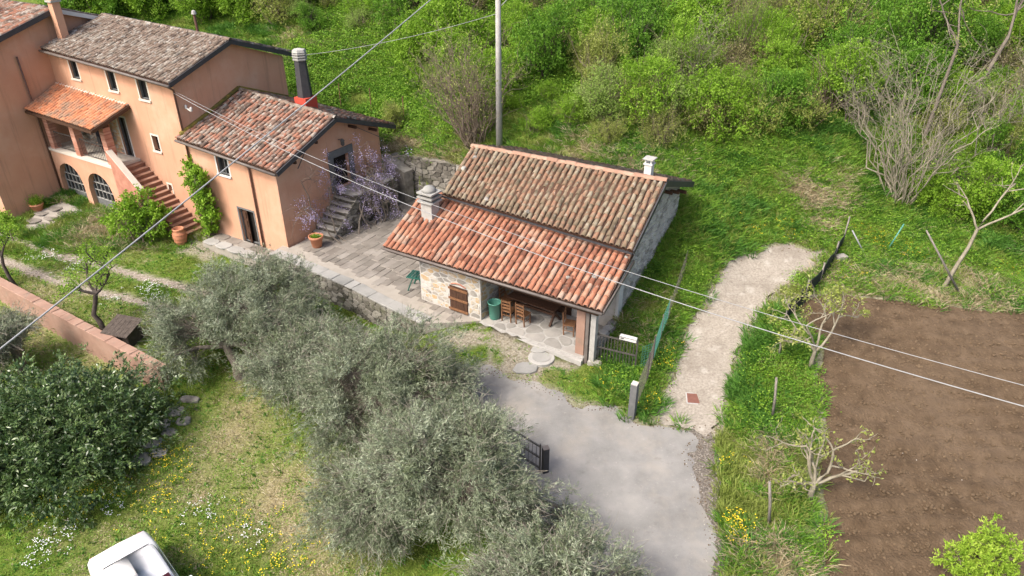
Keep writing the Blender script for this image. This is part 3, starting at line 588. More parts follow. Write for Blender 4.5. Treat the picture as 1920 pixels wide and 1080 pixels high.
# porch floor with crazy paving, white edge, pillar and posts
b=MB(); b.prism([(2.94,-.14),(7.42,-.14),(7.55,2.19),(2.94,2.19)],-.45,-.01); fl=b.build('porch_floor',m('concrete'),cot)
b=MB(); b.box(2.94,7.45,-.30,-.142,-.45,-.03); b.build('porch_edge',m('concrete'),cot,bevel=.015)
R2=random.Random(11); pts=[(2.95+R2.random()*4.6,-.1+R2.random()*2.3) for _ in range(46)]
for it in range(3):
    cs=voronoi(pts,[(2.97,-.12),(7.42,-.12),(7.42,2.17),(2.97,2.17)]); pts=[(sum(p[0] for p in c)/len(c),sum(p[1] for p in c)/len(c)) for c in cs]
for c in cs: stone('flagstone',c,.035,.012,(0,0,-.008),(1,0,0),(0,1,0),m('flag'),fl,tilt=.002)
b=MB(); b.box(7.02,7.36,.02,.34,-.1,2.12); b.build('pillar',m('brick_wall_old'),cot,bevel=.01)
b=MB(); b.box(7.45,7.58,-.12,.04,-.4,2.16); b.build('post',m('gutter'),cot,bevel=.008)
b=MB(); b.box(7.62,7.82,-.08,.12,-.5,2.18); b.build('post',m('concrete'),cot,bevel=.012)
b=MB(); b.box(7.43,7.74,.2,2.11,-.5,.45); lw=b.build('side_wall',m('mortar_dark'),cot)
rubble('stone',[(.2,-.3),(2.1,-.1),(2.1,.45),(.2,.45)],(7.74,0,0),(0,1,0),(0,0,1),m('stone_grey'),lw,w=.3,h=.2,g=.012,t=.05,seed=9)
rubble('stone',[(7.42,.2),(7.75,.2),(7.75,2.1),(7.42,2.1)],(0,0,.45),(1,0,0),(0,1,0),m('stone_grey'),lw,w=.3,h=.36,g=.012,t=.06,seed=10)
b=MB(); b.box(4.6,5.7,2.14,2.2,0,2.0); d=b.build('door',m('dark_wood'),cot); MB().box(5.5,5.6,2.10,2.15,.95,1.05).build('handle',m('iron'),d)
# chimneys
ch=MB(); ch.box(-.62,-.08,1.05,1.55,2.7,3.72); ck=ch.build('chimney',m('concrete'),cot,bevel=.015)
MB().box(-.74,.04,.92,1.68,2.72,2.92).build('flashing',m('slate_dark'),ck)
for z in (3.74,3.92,4.10): MB().box(-.72,.02,.95,1.65,z,z+.07).build('slab',m('coping'),ck,bevel=.01)
MB().box(-.56,-.14,1.1,1.5,3.72,4.1).build('flue',m('mortar_dark'),ck)
b=MB(); b.lathe([(.30,4.17),(.27,4.27),(.18,4.36),(.05,4.40)],(-.35,1.3,0),8); b.build('cap',m('coping'),ck,True)
b=MB(); b.poly([(.06,.72,2.70),(.30,.72,2.70),(.30,1.5,3.0),(.06,1.5,3.0)]); b.poly([(.06,.72,2.66),(.06,1.5,2.96),(.30,1.5,2.96),(.30,.72,2.66)]); o=b.build('flashing_strip',m('bin_green'),ck); o.location=(0,0,.06)
ch=MB(); ch.box(7.0,7.28,5.0,5.28,4.7,5.62); ck=ch.build('chimney',m('white_paint'),cot,bevel=.01)
for x in (7.0,7.22):
    for y in (5.0,5.22): MB().box(x,x+.06,y,y+.06,5.62,5.78).build('leg',m('white_paint'),ck)
MB().box(6.93,7.35,4.93,5.35,5.78,5.83).build('cap',m('concrete'),ck,bevel=.01)
MB().box(6.96,7.32,4.96,5.32,5.58,5.63).build('collar',m('white_paint'),ck,bevel=.01)
# door landing in front of the annex
b=MB(); b.prism([tuple(pl(-4.7,-1.15)),tuple(pl(-.5,-1.05)),tuple(pl(-.36,.1)),tuple(pl(-4.7,.1))],-1.4,-.46); land=tag(b.build('door_landing',m('paving_joint')),kind='structure')
for k in range(5):
    x0=-4.7+k*.84; stone('slab',[(x0,-1.2),(x0+.84,-1.2),(x0+.84,-.62+rnd.uniform(-.05,.05)),(x0,-.62)],.012,.05,(PO[0],PO[1],-.457),(math.cos(PTH),math.sin(PTH),0),(-math.sin(PTH),math.cos(PTH),0),m('coping'),land,tilt=.004)
    stone('slab',[(x0,-.6),(x0+.84,-.6),(x0+.84,-.02),(x0,-.02)],.012,.03,(PO[0],PO[1],-.457),(math.cos(PTH),math.sin(PTH),0),(-math.sin(PTH),math.cos(PTH),0),m('paving'),land,tilt=.004)
# ------------------------------------------------------------------ wall with openings
def facade(mb,s0,s1,z0,zt,ops,plane,depth=.22):
    """plane(s,z,d) -> point d behind the face; zt(s) top height; ops: (a,b,lo,hi)"""
    ss=sorted({s0,s1,*[o[0] for o in ops],*[o[1] for o in ops]}); zs=sorted({z0,*[o[2] for o in ops],*[o[3] for o in ops]})
    for a,b in zip(ss[:-1],ss[1:]):
        for i,lo in enumerate(zs):
            last=i==len(zs)-1; ha=zt(a) if last else zs[i+1]; hb=zt(b) if last else zs[i+1]; mid=(a+b)/2; mz=(lo+(ha+hb)/2)/2
            if any(o[0]<mid<o[1] and o[2]<mz<o[3] for o in ops): continue
            mb.poly([plane(a,lo,0),plane(b,lo,0),plane(b,hb,0),plane(a,ha,0)])
    for a,b,lo,hi in ops:
        for (p,q) in (((a,lo),(a,hi)),((a,hi),(b,hi)),((b,hi),(b,lo)),((b,lo),(a,lo))):
            mb.poly([plane(*p,0),plane(*q,0),plane(*q,depth),plane(*p,depth)])
def window(parent,a,b,lo,hi,plane,depth=.2,trim='cream',jamb='grey_stone_trim',bars=True,sill=True,fill='glass_dark'):
    fr=MB()
    w=.09
    for (x0,x1,y0,y1) in ((a-w,a,lo-w,hi+w),(b,b+w,lo-w,hi+w),(a,b,hi,hi+w)):
        fr.hexa([plane(x0,y0,-.012),plane(x1,y0,-.012),plane(x1,y0,.004),plane(x0,y0,.004)],[plane(x0,y1,-.012),plane(x1,y1,-.012),plane(x1,y1,.004),plane(x0,y1,.004)])
    f=fr.build('window',m(trim),parent)
    if sill: MB().hexa([plane(a-w,lo-w,-.07),plane(b+w,lo-w,-.07),plane(b+w,lo-w,.15),plane(a-w,lo-w,.15)],[plane(a-w,lo,-.07),plane(b+w,lo,-.07),plane(b+w,lo,.15),plane(a-w,lo,.15)]).build('sill',m(trim),f)
    p=MB(); p.poly([plane(a,lo,depth-.01),plane(b,lo,depth-.01),plane(b,hi,depth-.01),plane(a,hi,depth-.01)]); p.build('pane',m(fill),f)
    if jamb:
        j=MB(); t=.035
        for (x0,x1,y0,y1) in ((a,a+t,lo,hi),(b-t,b,lo,hi),(a,b,hi-t,hi),(a,b,lo,lo+t)): j.hexa([plane(x0,y0,depth-.12),plane(x1,y0,depth-.12),plane(x1,y0,depth-.02),plane(x0,y0,depth-.02)],[plane(x0,y1,depth-.12),plane(x1,y1,depth-.12),plane(x1,y1,depth-.02),plane(x0,y1,depth-.02)])
        if bars: x=(a+b)/2; j.hexa([plane(x-.02,lo,depth-.08),plane(x+.02,lo,depth-.08),plane(x+.02,lo,depth-.02),plane(x-.02,lo,depth-.02)],[plane(x-.02,hi,depth-.08),plane(x+.02,hi,depth-.08),plane(x+.02,hi,depth-.02),plane(x-.02,hi,depth-.02)])
        j.build('frame',m(jamb),f)
    return f
fp=lambda s,z,d:(s,d,z)
# ------------------------------------------------------------------ farmhouse: main block, tall wing, loggia, outside stair
fh=thing('farmhouse','tall peach plastered farmhouse with grey tiled roof, loggia and outside brick stair','house',(PO[0],PO[1],0),PTH)
zt=lambda s:6.66+(-5.85-s)*.047
W1=[(-13.98,-13.32,5.95,6.88),(-10.93,-10.28,5.76,6.82),(-8.58,-7.88,5.66,6.66),(-8.5,-8.02,3.12,3.88),(-8.15,-7.87,1.04,1.4),(-11.1,-10.42,2.32,4.42)]
b=MB(); facade(b,-15.7,-5.85,-1.6,zt,W1,fp)
b.poly([(-5.85,0,-1.6),(-5.85,6.6,-1.6),(-5.85,6.6,6.72),(-5.85,3.3,7.94),(-5.85,0,6.66)]); b.poly([(-15.7,6.6,-1.6),(-5.85,6.6,-1.6),(-5.85,6.6,6.72),(-15.7,6.6,7.0)])
b.poly([(-15.7,.3,-1.6),(-5.9,.3,-1.6),(-5.9,.3,6.6),(-15.7,.3,6.8)])
mw=b.build('wall',m('plaster'),fh)
for o in W1[:3]: window(fh,*o,fp,trim='cream',bars=False)
window(fh,*W1[3],fp,trim='cream',jamb=None); window(fh,*W1[4],fp,trim='cream',jamb=None,sill=False)
dw=window(fh,*W1[5],fp,trim='white_paint',jamb='grey_stone_trim',sill=False,fill='room_dark'); 
MR=[(-15.5,-.35,7.28),(-5.55,-.35,6.80),(-5.55,3.3,8.06),(-15.5,3.3,8.36)]
mr=tile_roof(fh,'main_roof',MR,46,15,m('tile_grey'),m('tile_grey_s'),290,seed=11,near=(-5.5,-.4,7),wob=.09)
tile_roof(fh,'back_roof',[(-5.55,7.0,6.80),(-15.5,7.0,7.1),(-15.5,3.3,8.36),(-5.55,3.3,8.06)],38,10,m('tile_grey'),m('tile_grey_s'),0,seed=12,wob=.07)
ridge_tiles(mr,(-15.5,3.3,8.40),(-5.55,3.3,8.10),m('tile_grey'),24,w=.25,seed=4)
MB().bar((-5.52,-.38,6.76),(-5.52,3.3,8.02),.05,.2).build('verge_board',m('dark_metal'),fh); MB().bar((-5.52,3.3,8.02),(-5.52,7.05,6.74),.05,.2).build('verge_board',m('dark_metal'),fh)
MB().tube([(-15.5,-.44,7.2),(-10,-.44,6.95),(-5.5,-.44,6.72)],.07,6).build('gutter',m('gutter'),fh,True)
MB().tube([(-5.6,-.42,6.68),(-5.75,-.1,6.45),(-5.8,-.07,6.2),(-5.82,-.07,-.6)],.05,6).build('downpipe',m('copper_pipe'),fh,True)
# tall wing
b=MB(); wz=[(-4.45,-1.6),(6.2,-1.6),(6.2,7.25),(.8,8.85),(-4.45,7.3)]
b.poly([(-15.7,y,z) for y,z in wz]); b.poly([(-24.5,y,z) for y,z in wz][::-1]); b.poly([(-24.5,-4.45,-1.6),(-15.7,-4.45,-1.6),(-15.7,-4.45,7.3),(-24.5,-4.45,7.3)]); b.poly([(-24.5,6.2,-1.6),(-24.5,6.2,7.25),(-15.7,6.2,7.25),(-15.7,6.2,-1.6)])
b.build('wing_wall',m('plaster'),fh)
tile_roof(fh,'wing_roof',[(-24.5,-4.9,7.24),(-15.4,-4.9,7.24),(-15.4,.8,9.0),(-24.5,.8,9.0)],36,16,m('tile_mix'),m('tile_mix_s'),0,seed=13,wob=.05)
tile_roof(fh,'wing_back_roof',[(-15.4,6.6,7.2),(-24.5,6.6,7.2),(-24.5,.8,9.0),(-15.4,.8,9.0)],36,16,m('tile_grey'),m('tile_grey_s'),0,seed=14,wob=.05)
MB().bar((-15.38,-4.95,7.18),(-15.38,.8,8.96),.06,.24).build('verge_board',m('dark_metal'),fh); MB().bar((-15.38,.8,8.96),(-15.38,4.2,7.9),.06,.2).build('verge_board',m('white_paint'),fh)
MB().tube([(-15.6,-1.55,7.1),(-15.62,-1.52,4.5),(-15.62,-1.52,-.5)],.05,6).build('downpipe',m('copper_pipe'),fh,True)
b=MB(); b.box(-15.35,-14.95,.55,.95,7.4,9.75); c=b.build('chimney',m('plaster'),fh,bevel=.01); MB().box(-15.42,-14.88,.48,1.02,9.4,9.48).build('collar',m('concrete'),c); MB().box(-15.45,-14.85,.45,1.05,9.75,9.85).build('cap',m('concrete'),c)
b=MB(); b.box(-19.6,-18.7,-1.5,-.7,8.0,9.3); c=b.build('chimney',m('plaster'),fh,bevel=.01); MB().box(-19.75,-18.55,-1.65,-.55,9.5,9.62).build('cap',m('tile_orange'),c); MB().box(-19.5,-18.8,-1.4,-.8,9.3,9.5).build('flue',m('mortar_dark'),c)
b=MB(); b.lathe([(.07,7.6),(.07,8.75)],(-9.6,4.6,0),8); c=b.build('flue_pipe',m('copper_pipe'),fh); MB().lathe([(.13,8.75),(.10,8.9),(.02,8.95)],(-9.6,4.6,0),8).build('cowl',m('concrete'),c)
# loggia
b=MB(); 
def arch_top(s,a,bb,spring,rise):
    t=(s-(a+bb)/2)/((bb-a)/2); return spring+rise*math.sqrt(max(0,1-t*t))
AR=[(-15.42,-13.3,.75,1.0),(-12.85,-10.75,.7,1.0)]
def arch_face(mb,y):
    xs_=sorted({-15.7,-10.0,*[a+(bb-a)*k/14 for a,bb,_,_ in AR for k in range(15)]})
    for a,c in zip(xs_[:-1],xs_[1:]):
        mid=(a+c)/2; A=[q for q in AR if q[0]<mid<q[1]]
        za,zc=(-1.6,-1.6) if not A else (arch_top(a,*A[0]),arch_top(c,*A[0])); mb.poly([(a,y,za),(c,y,zc),(c,y,2.32),(a,y,2.32)])
arch_face(b,-1.45); arch_face(b,-1.1)
for a,bb,sp,ri in AR:
    pts=[(a,-1.6)]+[(a+(bb-a)*k/14,arch_top(a+(bb-a)*k/14,a,bb,sp,ri)) for k in range(15)]+[(bb,-1.6)]
    for (p,q) in zip(pts[:-1],pts[1:]): b.poly([(p[0],-1.45,p[1]),(q[0],-1.45,q[1]),(q[0],-1.1,q[1]),(p[0],-1.1,p[1])])
b.poly([(-10.,-1.45,-1.6),(-10.,0,-1.6),(-10.,0,2.32),(-10.,-1.45,2.32)])
lg=b.build('loggia_wall',m('plaster'),fh)
b=MB(); b.box(-15.7,-9.95,-1.5,-.01,2.3,2.42); b.build('loggia_floor',m('cream'),fh)
for a,bb,sp,ri in AR:      # glazed arched doors
    p=MB(); pts=[(a,-.7)]+[(a+(bb-a)*k/14,arch_top(a+(bb-a)*k/14,a,bb,sp,ri)) for k in range(15)]+[(bb,-.7)]; p.poly([(x,-1.16,z) for x,z in pts]); gd=p.build('arched_door',m('glass_dark'),fh)
    pn=MB(); pn.box(a,bb,-1.22,-1.17,-.75,.12); pn.build('kick_panel',m('grey_stone_trim'),gd)
    for k in range(7):
        x=a+(bb-a)*(k+.0)/6; x=min(max(x,a+.03),bb-.03); z1=arch_top(x,a,bb,sp,ri); MB().box(x-.014,x+.014,-1.22,-1.165,-.7,max(z1,.7)).build('glazing_bar',m('coping'),gd)
    for z in (.14,.6,1.02): MB().box(a,bb,-1.225,-1.163,z-.016,z+.016).build('glazing_bar',m('coping'),gd)
bk=MB(); R=random.Random(8); cols_=[-15.25,-12.95,-10.25]
for x in cols_:
    b=MB(); z=2.42
    while z<4.42:
        b.box(x-.19+R.uniform(-.005,.005),x+.19+R.uniform(-.005,.005),-1.42,-1.05+R.uniform(-.005,.005),z,z+.062,R.random()); b.box(x-.18,x+.18,-1.41,-1.06,z+.06,z+.074,.9); z+=.073
    b.build('brick_column',m('brick_s'),fh)
for x0,x1 in ((-15.05,-13.15),(-12.75,-10.45)):   # balcony railing
    b=MB(); b.bar((x0,-1.25,3.32),(x1,-1.25,3.32),.04); b.bar((x0,-1.25,2.52),(x1,-1.25,2.52),.03); rl=b.build('railing',m('iron'),fh); n=16
    for k in range(n+1): MB().bar((x0+(x1-x0)*k/n,-1.25,2.5),(x0+(x1-x0)*k/n,-1.25,3.3),.016).build('baluster',m('iron'),rl)
rubble('stone',[(-11.9,2.45),(-11.2,2.45),(-11.2,4.6),(-11.9,4.6)],(0,0,0),(1,0,0),(0,0,1),m('stone_warm'),mw,w=.3,h=.2,g=.02,t=.02,seed=31)
rubble('stone',[(-15.5,2.45),(-11.95,2.45),(-11.95,4.7),(-15.5,4.7)],(0,0,0),(1,0,0),(0,0,1),m('stone_grey'),mw,w=.34,h=.2,g=.012,t=.03,seed=32)
for x0,x1,z1,lab in ((-14.6,-14.0,3.9,'dark clothes hanging between the left and middle loggia columns'),(-12.4,-11.6,3.75,'dark clothes hanging between the middle and right loggia columns')):
    p=pl(0,0); ho=thing('hanging_clothes',lab,'clothes',(PO[0],PO[1],0),PTH); b=MB(); n=8
    for i in range(n):
        xa=x0+(x1-x0)*i/n; xb=x0+(x1-x0)*(i+1)/n; ya=-.55+.05*(i%2); yb=-.55+.05*((i+1)%2); lo_=2.75+.12*math.sin(i*2.1); b.hexa([(xa,ya,lo_),(xb,yb,lo_),(xb,yb+.06,lo_),(xa,ya+.06,lo_)],[(xa,ya,z1+.3),(xb,yb,z1+.3),(xb,yb+.06,z1+.3),(xa,ya+.06,z1+.3)])
    b.build('garment',m('cloth_dark'),ho); MB().box(x0+.1,x0+.35,-.62,-.58,2.95,3.35).build('scarf',m('cloth_pink' if x0<-13 else 'slate_dark'),ho,bevel=.01); MB().bar((x0-.1,-.53,z1+.32),(x1+.1,-.53,z1+.32),.025).build('rod',m('iron'),ho)
PRF=[(-15.62,-1.95,4.55),(-10.0,-1.95,4.38),(-9.65,-.02,5.16),(-15.62,-.02,5.44)]
pr=tile_roof(fh,'loggia_roof',PRF,26,9,m('tile_orange'),m('tile_orange_s'),0,seed=15,wob=.03)
MB().bar((-9.97,-1.98,4.33),(-9.62,-.05,5.1),.07,.16).build('verge_board',m('dark_wood'),fh); MB().bar((-15.62,-1.99,4.45),(-10,-1.99,4.29),.06,.14).build('fascia',m('dark_wood'),fh)
MB().box(-15.6,-10.0,-1.40,-1.1,4.34,4.46).build('beam',m('dark_wood'),fh)
MB().bar((-15.6,-.06,5.5),(-9.7,-.06,5.22),.14,.07).build('mortar_fillet',m('cream'),fh)
# outside stair
n=15
for k in range(n):
    z=2.28-k*.192; x=-9.95+k*.262; b=MB(); b.box(x,x+.30,-1.28,-.02,-1.4,z-.045); b.build('stair_block',m('steps_brick'),fh); MB().box(x-.02,x+.31,-1.31,-.015,z-.045,z).build('step',m('tread'),fh,bevel=.008)
b=MB(); b.hexa([(-10.02,-1.55,-1.2),(-8.2,-1.55,-1.2),(-8.2,-1.30,-1.2),(-10.02,-1.30,-1.2)],[(-10.02,-1.55,3.2),(-8.2,-1.55,1.55),(-8.2,-1.30,1.55),(-10.02,-1.30,3.2)]); b.build('parapet',m('brick'),fh)
MB().bar((-10.05,-1.425,3.24),(-8.15,-1.425,1.55),.3,.05).build('parapet_cap',m('cream'),fh)
MB().box(-10.7,-9.9,-1.62,-1.46,-1.0,-.35).build('plinth',m('white_paint'),fh)
# ------------------------------------------------------------------ annex
an=thing('annex_house','low peach plastered annex with patchy red and grey tiles and grey stone doorway','house',(PO[0],PO[1],0),PTH)
zta=lambda s:3.78-s*.06
A1=[(-3.9,-3.12,2.82,3.78),(-3.02,-2.0,-.46,1.26)]
b=MB(); facade(b,-5.85,0,-1.4,zta,A1,fp); gp=lambda s,z,d:(-d,s,z)
GA=[(3.5,4.55,1.62,3.2)]
# gable: lower rectangle with the door opening, then the triangle
facade(b,0,6.9,-1.4,lambda s:3.62,GA,gp); b.poly([(0,0,3.62),(0,6.9,3.62),(0,6.9,3.78),(0,3.5,5.04),(0,0,3.78)])
b.poly([(-5.85,6.9,-1.4),(0,6.9,-1.4),(0,6.9,3.8),(-5.85,6.9,4.1)]); b.poly([(-5.85,.4,-1.4),(-.4,.4,-1.4),(-.4,.4,3.7),(-5.85,.4,3.9)])
b.build('wall',m('plaster'),an)
window(an,*A1[0],fp,trim='white_paint')
d=window(an,*A1[1],fp,trim='grey_stone_trim',jamb='grey_stone_trim',bars=False,sill=False,fill='room_dark'); b=MB(); b.hexa([(-2.98,.16,-.46),(-2.50,.02,-.46),(-2.49,.06,-.46),(-2.97,.2,-.46)],[(-2.98,.16,1.22),(-2.50,.02,1.22),(-2.49,.06,1.22),(-2.97,.2,1.22)]); dl=b.build('door_leaf',m('dark_wood'),d)
for z in (-.3,.35,.8): MB().bar((-2.9,.11,z+.17),(-2.58,.015,z+.17),.02,.3).build('panel',m('dark_wood'),dl)
f=MB()
for (y0,y1,z0,z1) in ((3.18,3.5,1.5,3.55),(4.55,4.87,1.5,3.55),(3.5,4.55,3.2,3.55)): f.box(-.01,.05,y0,y1,z0,z1)
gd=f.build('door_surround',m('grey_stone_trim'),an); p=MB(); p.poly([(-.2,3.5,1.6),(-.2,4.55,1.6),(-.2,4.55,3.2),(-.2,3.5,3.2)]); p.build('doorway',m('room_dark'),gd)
AF=[(-6.05,-.32,4.22),(.47,-.32,3.80),(.50,3.5,5.20),(-6.2,3.5,5.64)]
ar=tile_roof(an,'front_roof',AF,27,13,m('tile_mix'),m('tile_mix_s'),295,seed=16,wob=.10)
tile_roof(an,'back_roof',[(.50,7.55,3.78),(-5.9,7.55,4.1),(-5.85,3.5,5.62),(.50,3.5,5.20)],24,12,m('tile_mix'),m('tile_mix_s'),0,seed=17,wob=.07)
ridge_tiles(ar,(-5.8,3.5,5.68),(.50,3.5,5.26),m('tile_grey'),15,w=.27,seed=5)
nmat('moss',[(.05,.05,.03),(.16,.13,.03),(.34,.22,.04)],scale=5,bump=.02)
MB().tube([(-5.82,-.2,4.42),(-5.82,1.5,5.0),(-5.82,3.5,5.76)],.12,6).build('mossy_verge',m('moss'),an,True); MB().tube([(-5.82,3.5,5.76),(-5.82,6.5,4.6)],.12,6).build('mossy_verge',m('moss'),an,True)
MB().bar((.52,-.35,3.74),(.54,3.5,5.15),.06,.2).build('verge_board',m('dark_metal'),an); MB().bar((.54,3.5,5.15),(.54,7.6,3.72),.06,.2).build('verge_board',m('dark_metal'),an)
for y in (.8,2.2,4.8,6.2): MB().bar((-.1,y,4.92-abs(y-3.5)*.37),(.5,y,4.92-abs(y-3.5)*.37),.1,.12).build('purlin_end',m('dark_wood'),an)
MB().tube([(-6.05,-.40,4.14),(.47,-.40,3.72)],.065,6).build('gutter',m('gutter'),an,True)
MB().tube([(-2.3,-.4,3.82),(-1.75,-.1,3.72),(-1.62,-.07,3.5),(-1.62,-.07,-.4)],.05,6).build('downpipe',m('copper_pipe'),an,True)
b=MB(); b.box(-2.35,-1.6,3.8,4.55,4.7,5.72); c=b.build('chimney',m('red_paint'),an,bevel=.01)
b=MB(); b.lathe([(.36,5.72),(.28,7.42)],(-1.98,4.18,0),6); b.build('shaft',m('slate_dark'),c)
for z in (7.42,7.54,7.66): MB().lathe([(.33,z),(.35,z+.05),(.33,z+.09)],(-1.98,4.18,0),6).build('ring',m('coping'),c)
MB().lathe([(.34,7.78),(.30,7.9),(.1,7.95)],(-1.98,4.18,0),6).build('cap',m('concrete'),c)
b=MB(); b.bar((0,4.0,3.98),(.25,4.0,4.05),.03); b.lathe([(.04,3.72),(.09,3.78),(.09,3.95),(.12,3.97),(.02,4.08)],(.27,4.0,0),8); b.build('lantern',m('iron'),an)
for (p,q) in (((.02,1.9,4.1),(.45,.9,3.6)),((.02,5.2,4.3),(.5,6.6,3.4))): MB().bar(p,q,.03).build('stay_rod',m('iron'),an)
# stone steps and landing below the gable door
b=MB(); b.box(.02,1.35,3.3,6.4,-.6,1.58); ldg=b.build('landing',m('mortar_dark'),an)
rubble('stone',[(1.7,-.0),(6.4,0),(6.4,1.55),(3.4,1.55),(1.7,.25)],(1.36,0,0),(0,1,0),(0,0,1),m('stone_dark'),ldg,w=.36,h=.2,g=.012,t=.04,seed=33)
for k in range(7):
    y=1.55+k*.27; z=.22+k*.2; MB().box(.02,1.33,y,3.32,z-.30,z-.06).build('stair_block',m('mortar_dark'),an); stone('step',[(.02,y-.04),(1.42,y-.02),(1.4,y+.32),(.02,y+.32)],.012,.06,(0,0,z-.06),(1,0,0),(0,1,0),m('stone_grey'),an,tilt=.01)
stone('landing_slab',[(.05,3.3),(1.45,3.3),(1.45,4.9),(.05,4.9)],.01,.06,(0,0,1.585),(1,0,0),(0,1,0),m('stone_grey'),an); stone('landing_slab',[(.05,4.9),(1.45,4.9),(1.45,6.4),(.05,6.4)],.01,.06,(0,0,1.585),(1,0,0),(0,1,0),m('stone_grey'),an)
# ------------------------------------------------------------------ retaining wall behind the terrace, garden wall
rb=thing('hillside_wall','tall mossy rubble wall holding back the bank behind the terrace','wall')
pts=[pl(1.6,7.4),np.array((-6.3,36.2)),np.array((-4.6,35.3)),np.array((-2.8,34.2)),cl(-.15,8.3)]
for k,(a,c) in enumerate(zip(pts[:-1],pts[1:])):
    e=np.array(c)-np.array(a); L=np.hypot(*e); e/=L; nr=np.array([e[1],-e[0]]); q=MB(); hh=[1.7,2.2,2.3,2.3,2.4][k]; h2=[2.2,2.3,2.3,2.4][k]
    a3=np.array(a); c3=np.array(c); q.hexa([(*a3,-.5),(*c3,-.5),(*(c3-nr*.6),-.5),(*(a3-nr*.6),-.5)],[(*a3,hh),(*c3,h2),(*(c3-nr*.6),h2),(*(a3-nr*.6),hh)]); q.build('wall_core',m('stone_dark'),rb)
    rubble('stone',[(0,0),(L,0),(L,h2+.05),(0,hh+.05)],(a[0],a[1],0),(e[0],e[1],0),(0,0,1),m('stone_dark'),rb,w=.42,h=.25,g=.02,t=.07,seed=50+k,tilt=.03)
gw=thing('garden_wall','low pinkish garden wall with worn brick capping beside the rutted track','wall')
e=WALL_B-WALL_A; L=np.hypot(*e); e/=L; nr=np.array([e[1],-e[0]]); zw=lambda t:-.62-.012*t
nseg=22
b=MB()
for i in range(nseg):
    t0=L*i/nseg; t1=L*(i+1)/nseg; p=WALL_A+e*t0; q=WALL_A+e*t1
    b.hexa([(*(p+nr*.15),-2.6),(*(q+nr*.15),-2.6),(*(q-nr*.15),-2.6),(*(p-nr*.15),-2.6)],[(*(p+nr*.15),zw(t0)),(*(q+nr*.15),zw(t1)),(*(q-nr*.15),zw(t1)),(*(p-nr*.15),zw(t0))])
b.build('wall_core',m('brick_wall_old'),gw)
t=0; R=random.Random(2); k=0
while t<L-.1:
    w=R.uniform(.55,.9); w=min(w,L-t); stone('capping_tile',[(t,-.2),(t+w,-.2),(t+w,.2),(t,.2)],.002,.05,(WALL_A[0],WALL_A[1],zw(t)+.002),(e[0],e[1],0),(-nr[0],-nr[1],0),m('brick_wall_old'),gw,tilt=.008,ch=.03); t+=w
# ------------------------------------------------------------------ things on and around the porch
def at_c(s,t,z=0): p=cl(s,t); return (p[0],p[1],z)
def chair(label,s,t,rz):
    o=thing('wooden_chair',label,'chair',at_c(s,t,.006),CTH+rz,'wooden chairs on the porch')
    for x in (-.19,.19):
        MB().bar((x,-.19,0),(x,-.19,.45),.038).build('leg',m('brown_wood'),o); MB().bar((x,.19,0),(x*.96,.24,.98),.038).build('leg',m('brown_wood'),o)
        MB().bar((x,-.19,.2),(x,.19,.2),.02).build('stretcher',m('brown_wood'),o)
    MB().box(-.22,.22,-.22,.21,.43,.465).build('seat',m('cream' if False else 'brown_wood'),o,bevel=.008)
    for z in (.62,.76,.90): MB().bar((-.19,.205+(z-.45)*.07,z),(.19,.205+(z-.45)*.07,z),.018,.07).build('back_slat',m('brown_wood'),o)
    for y in (-.19,.19): MB().bar((-.19,y,.28),(.19,y,.28),.02).build('stretcher',m('brown_wood'),o)
    return o
chair('left of the two wooden chairs drawn up with their backs to the lawn',3.80,.62,math.pi+.1)
chair('right of the two wooden chairs drawn up with their backs to the lawn',4.42,.68,math.pi-.08)
chair('wooden chair standing alone near the brick pillar of the porch',6.25,1.05,math.pi*.5+.25)
chair('wooden chair at the wall end of the table behind the green bin',3.28,1.3,math.pi*.5)
tb_=thing('dining_table','long dark wooden table on trestle legs under the porch roof','table',at_c(4.55,1.35,.006),CTH)
for k in range(5): MB().box(-1.05,1.05,-.4+k*.16,-.4+k*.16+.152,.73,.77).build('plank',m('dark_wood'),tb_)
for x in (-.85,.85):
    MB().bar((x,-.34,0),(x,.30,.72),.08).build('leg',m('dark_wood'),tb_); MB().bar((x+.085,.34,0),(x+.085,-.30,.72),.08).build('leg',m('dark_wood'),tb_); MB().bar((x+.04,-.36,.69),(x+.04,.36,.69),.07).build('bearer',m('dark_wood'),tb_)
MB().bar((-.85,0,.35),(.9,0,.35),.06,.09).build('stretcher',m('dark_wood'),tb_)
bn=thing('bench','dark wooden bench along the back of the porch table','bench',at_c(4.7,1.98,.006),CTH)
MB().box(-1,1,-.14,.14,.42,.46).build('seat',m('dark_wood'),bn)
for x in (-.8,.8): MB().box(x-.03,x+.03,-.12,.12,0,.42).build('leg',m('dark_wood'),bn)
bi=thing('garden_bin','round green plastic bin standing at the porch corner','bin',at_c(3.28,.42,.006))
MB().lathe([(.19,0),(.20,.03),(.25,.68),(.27,.69),(.275,.73),(.245,.73),(.235,.68),(.18,.06),(.02,.05)],(0,0,0),20).build('body',m('bin_green'),bi,True)
b=MB(); b.tube([(.26*math.cos(a),.26*math.sin(a),.715) for a in [2*math.pi*k/20 for k in range(21)]],.018,5,cap=False); b.build('rim',m('bin_green'),bi,True)
gt=thing('garden_table','dark green slatted plastic garden table beside the cottage wall','table',at_c(-.62,.62,.01),CTH+.25)
b=MB(); b.box(-.42,-.36,-.33,.33,.60,.64); b.box(.36,.42,-.33,.33,.60,.64); b.box(-.36,.36,-.33,-.27,.60,.64); b.box(-.36,.36,.27,.33,.60,.64); b.build('rim',m('plastic_green'),gt,bevel=.01)
for k in range(6): MB().box(-.33+k*.118,-.33+k*.118+.075,-.27,.27,.605,.635).build('slat',m('plastic_green'),gt)
for x,y in ((-.3,-.24),(.3,-.24),(-.3,.24),(.3,.24)): MB().bar((x*1.25,y*1.3,0),(x*.5,y,.6),.05).build('leg',m('plastic_green'),gt)
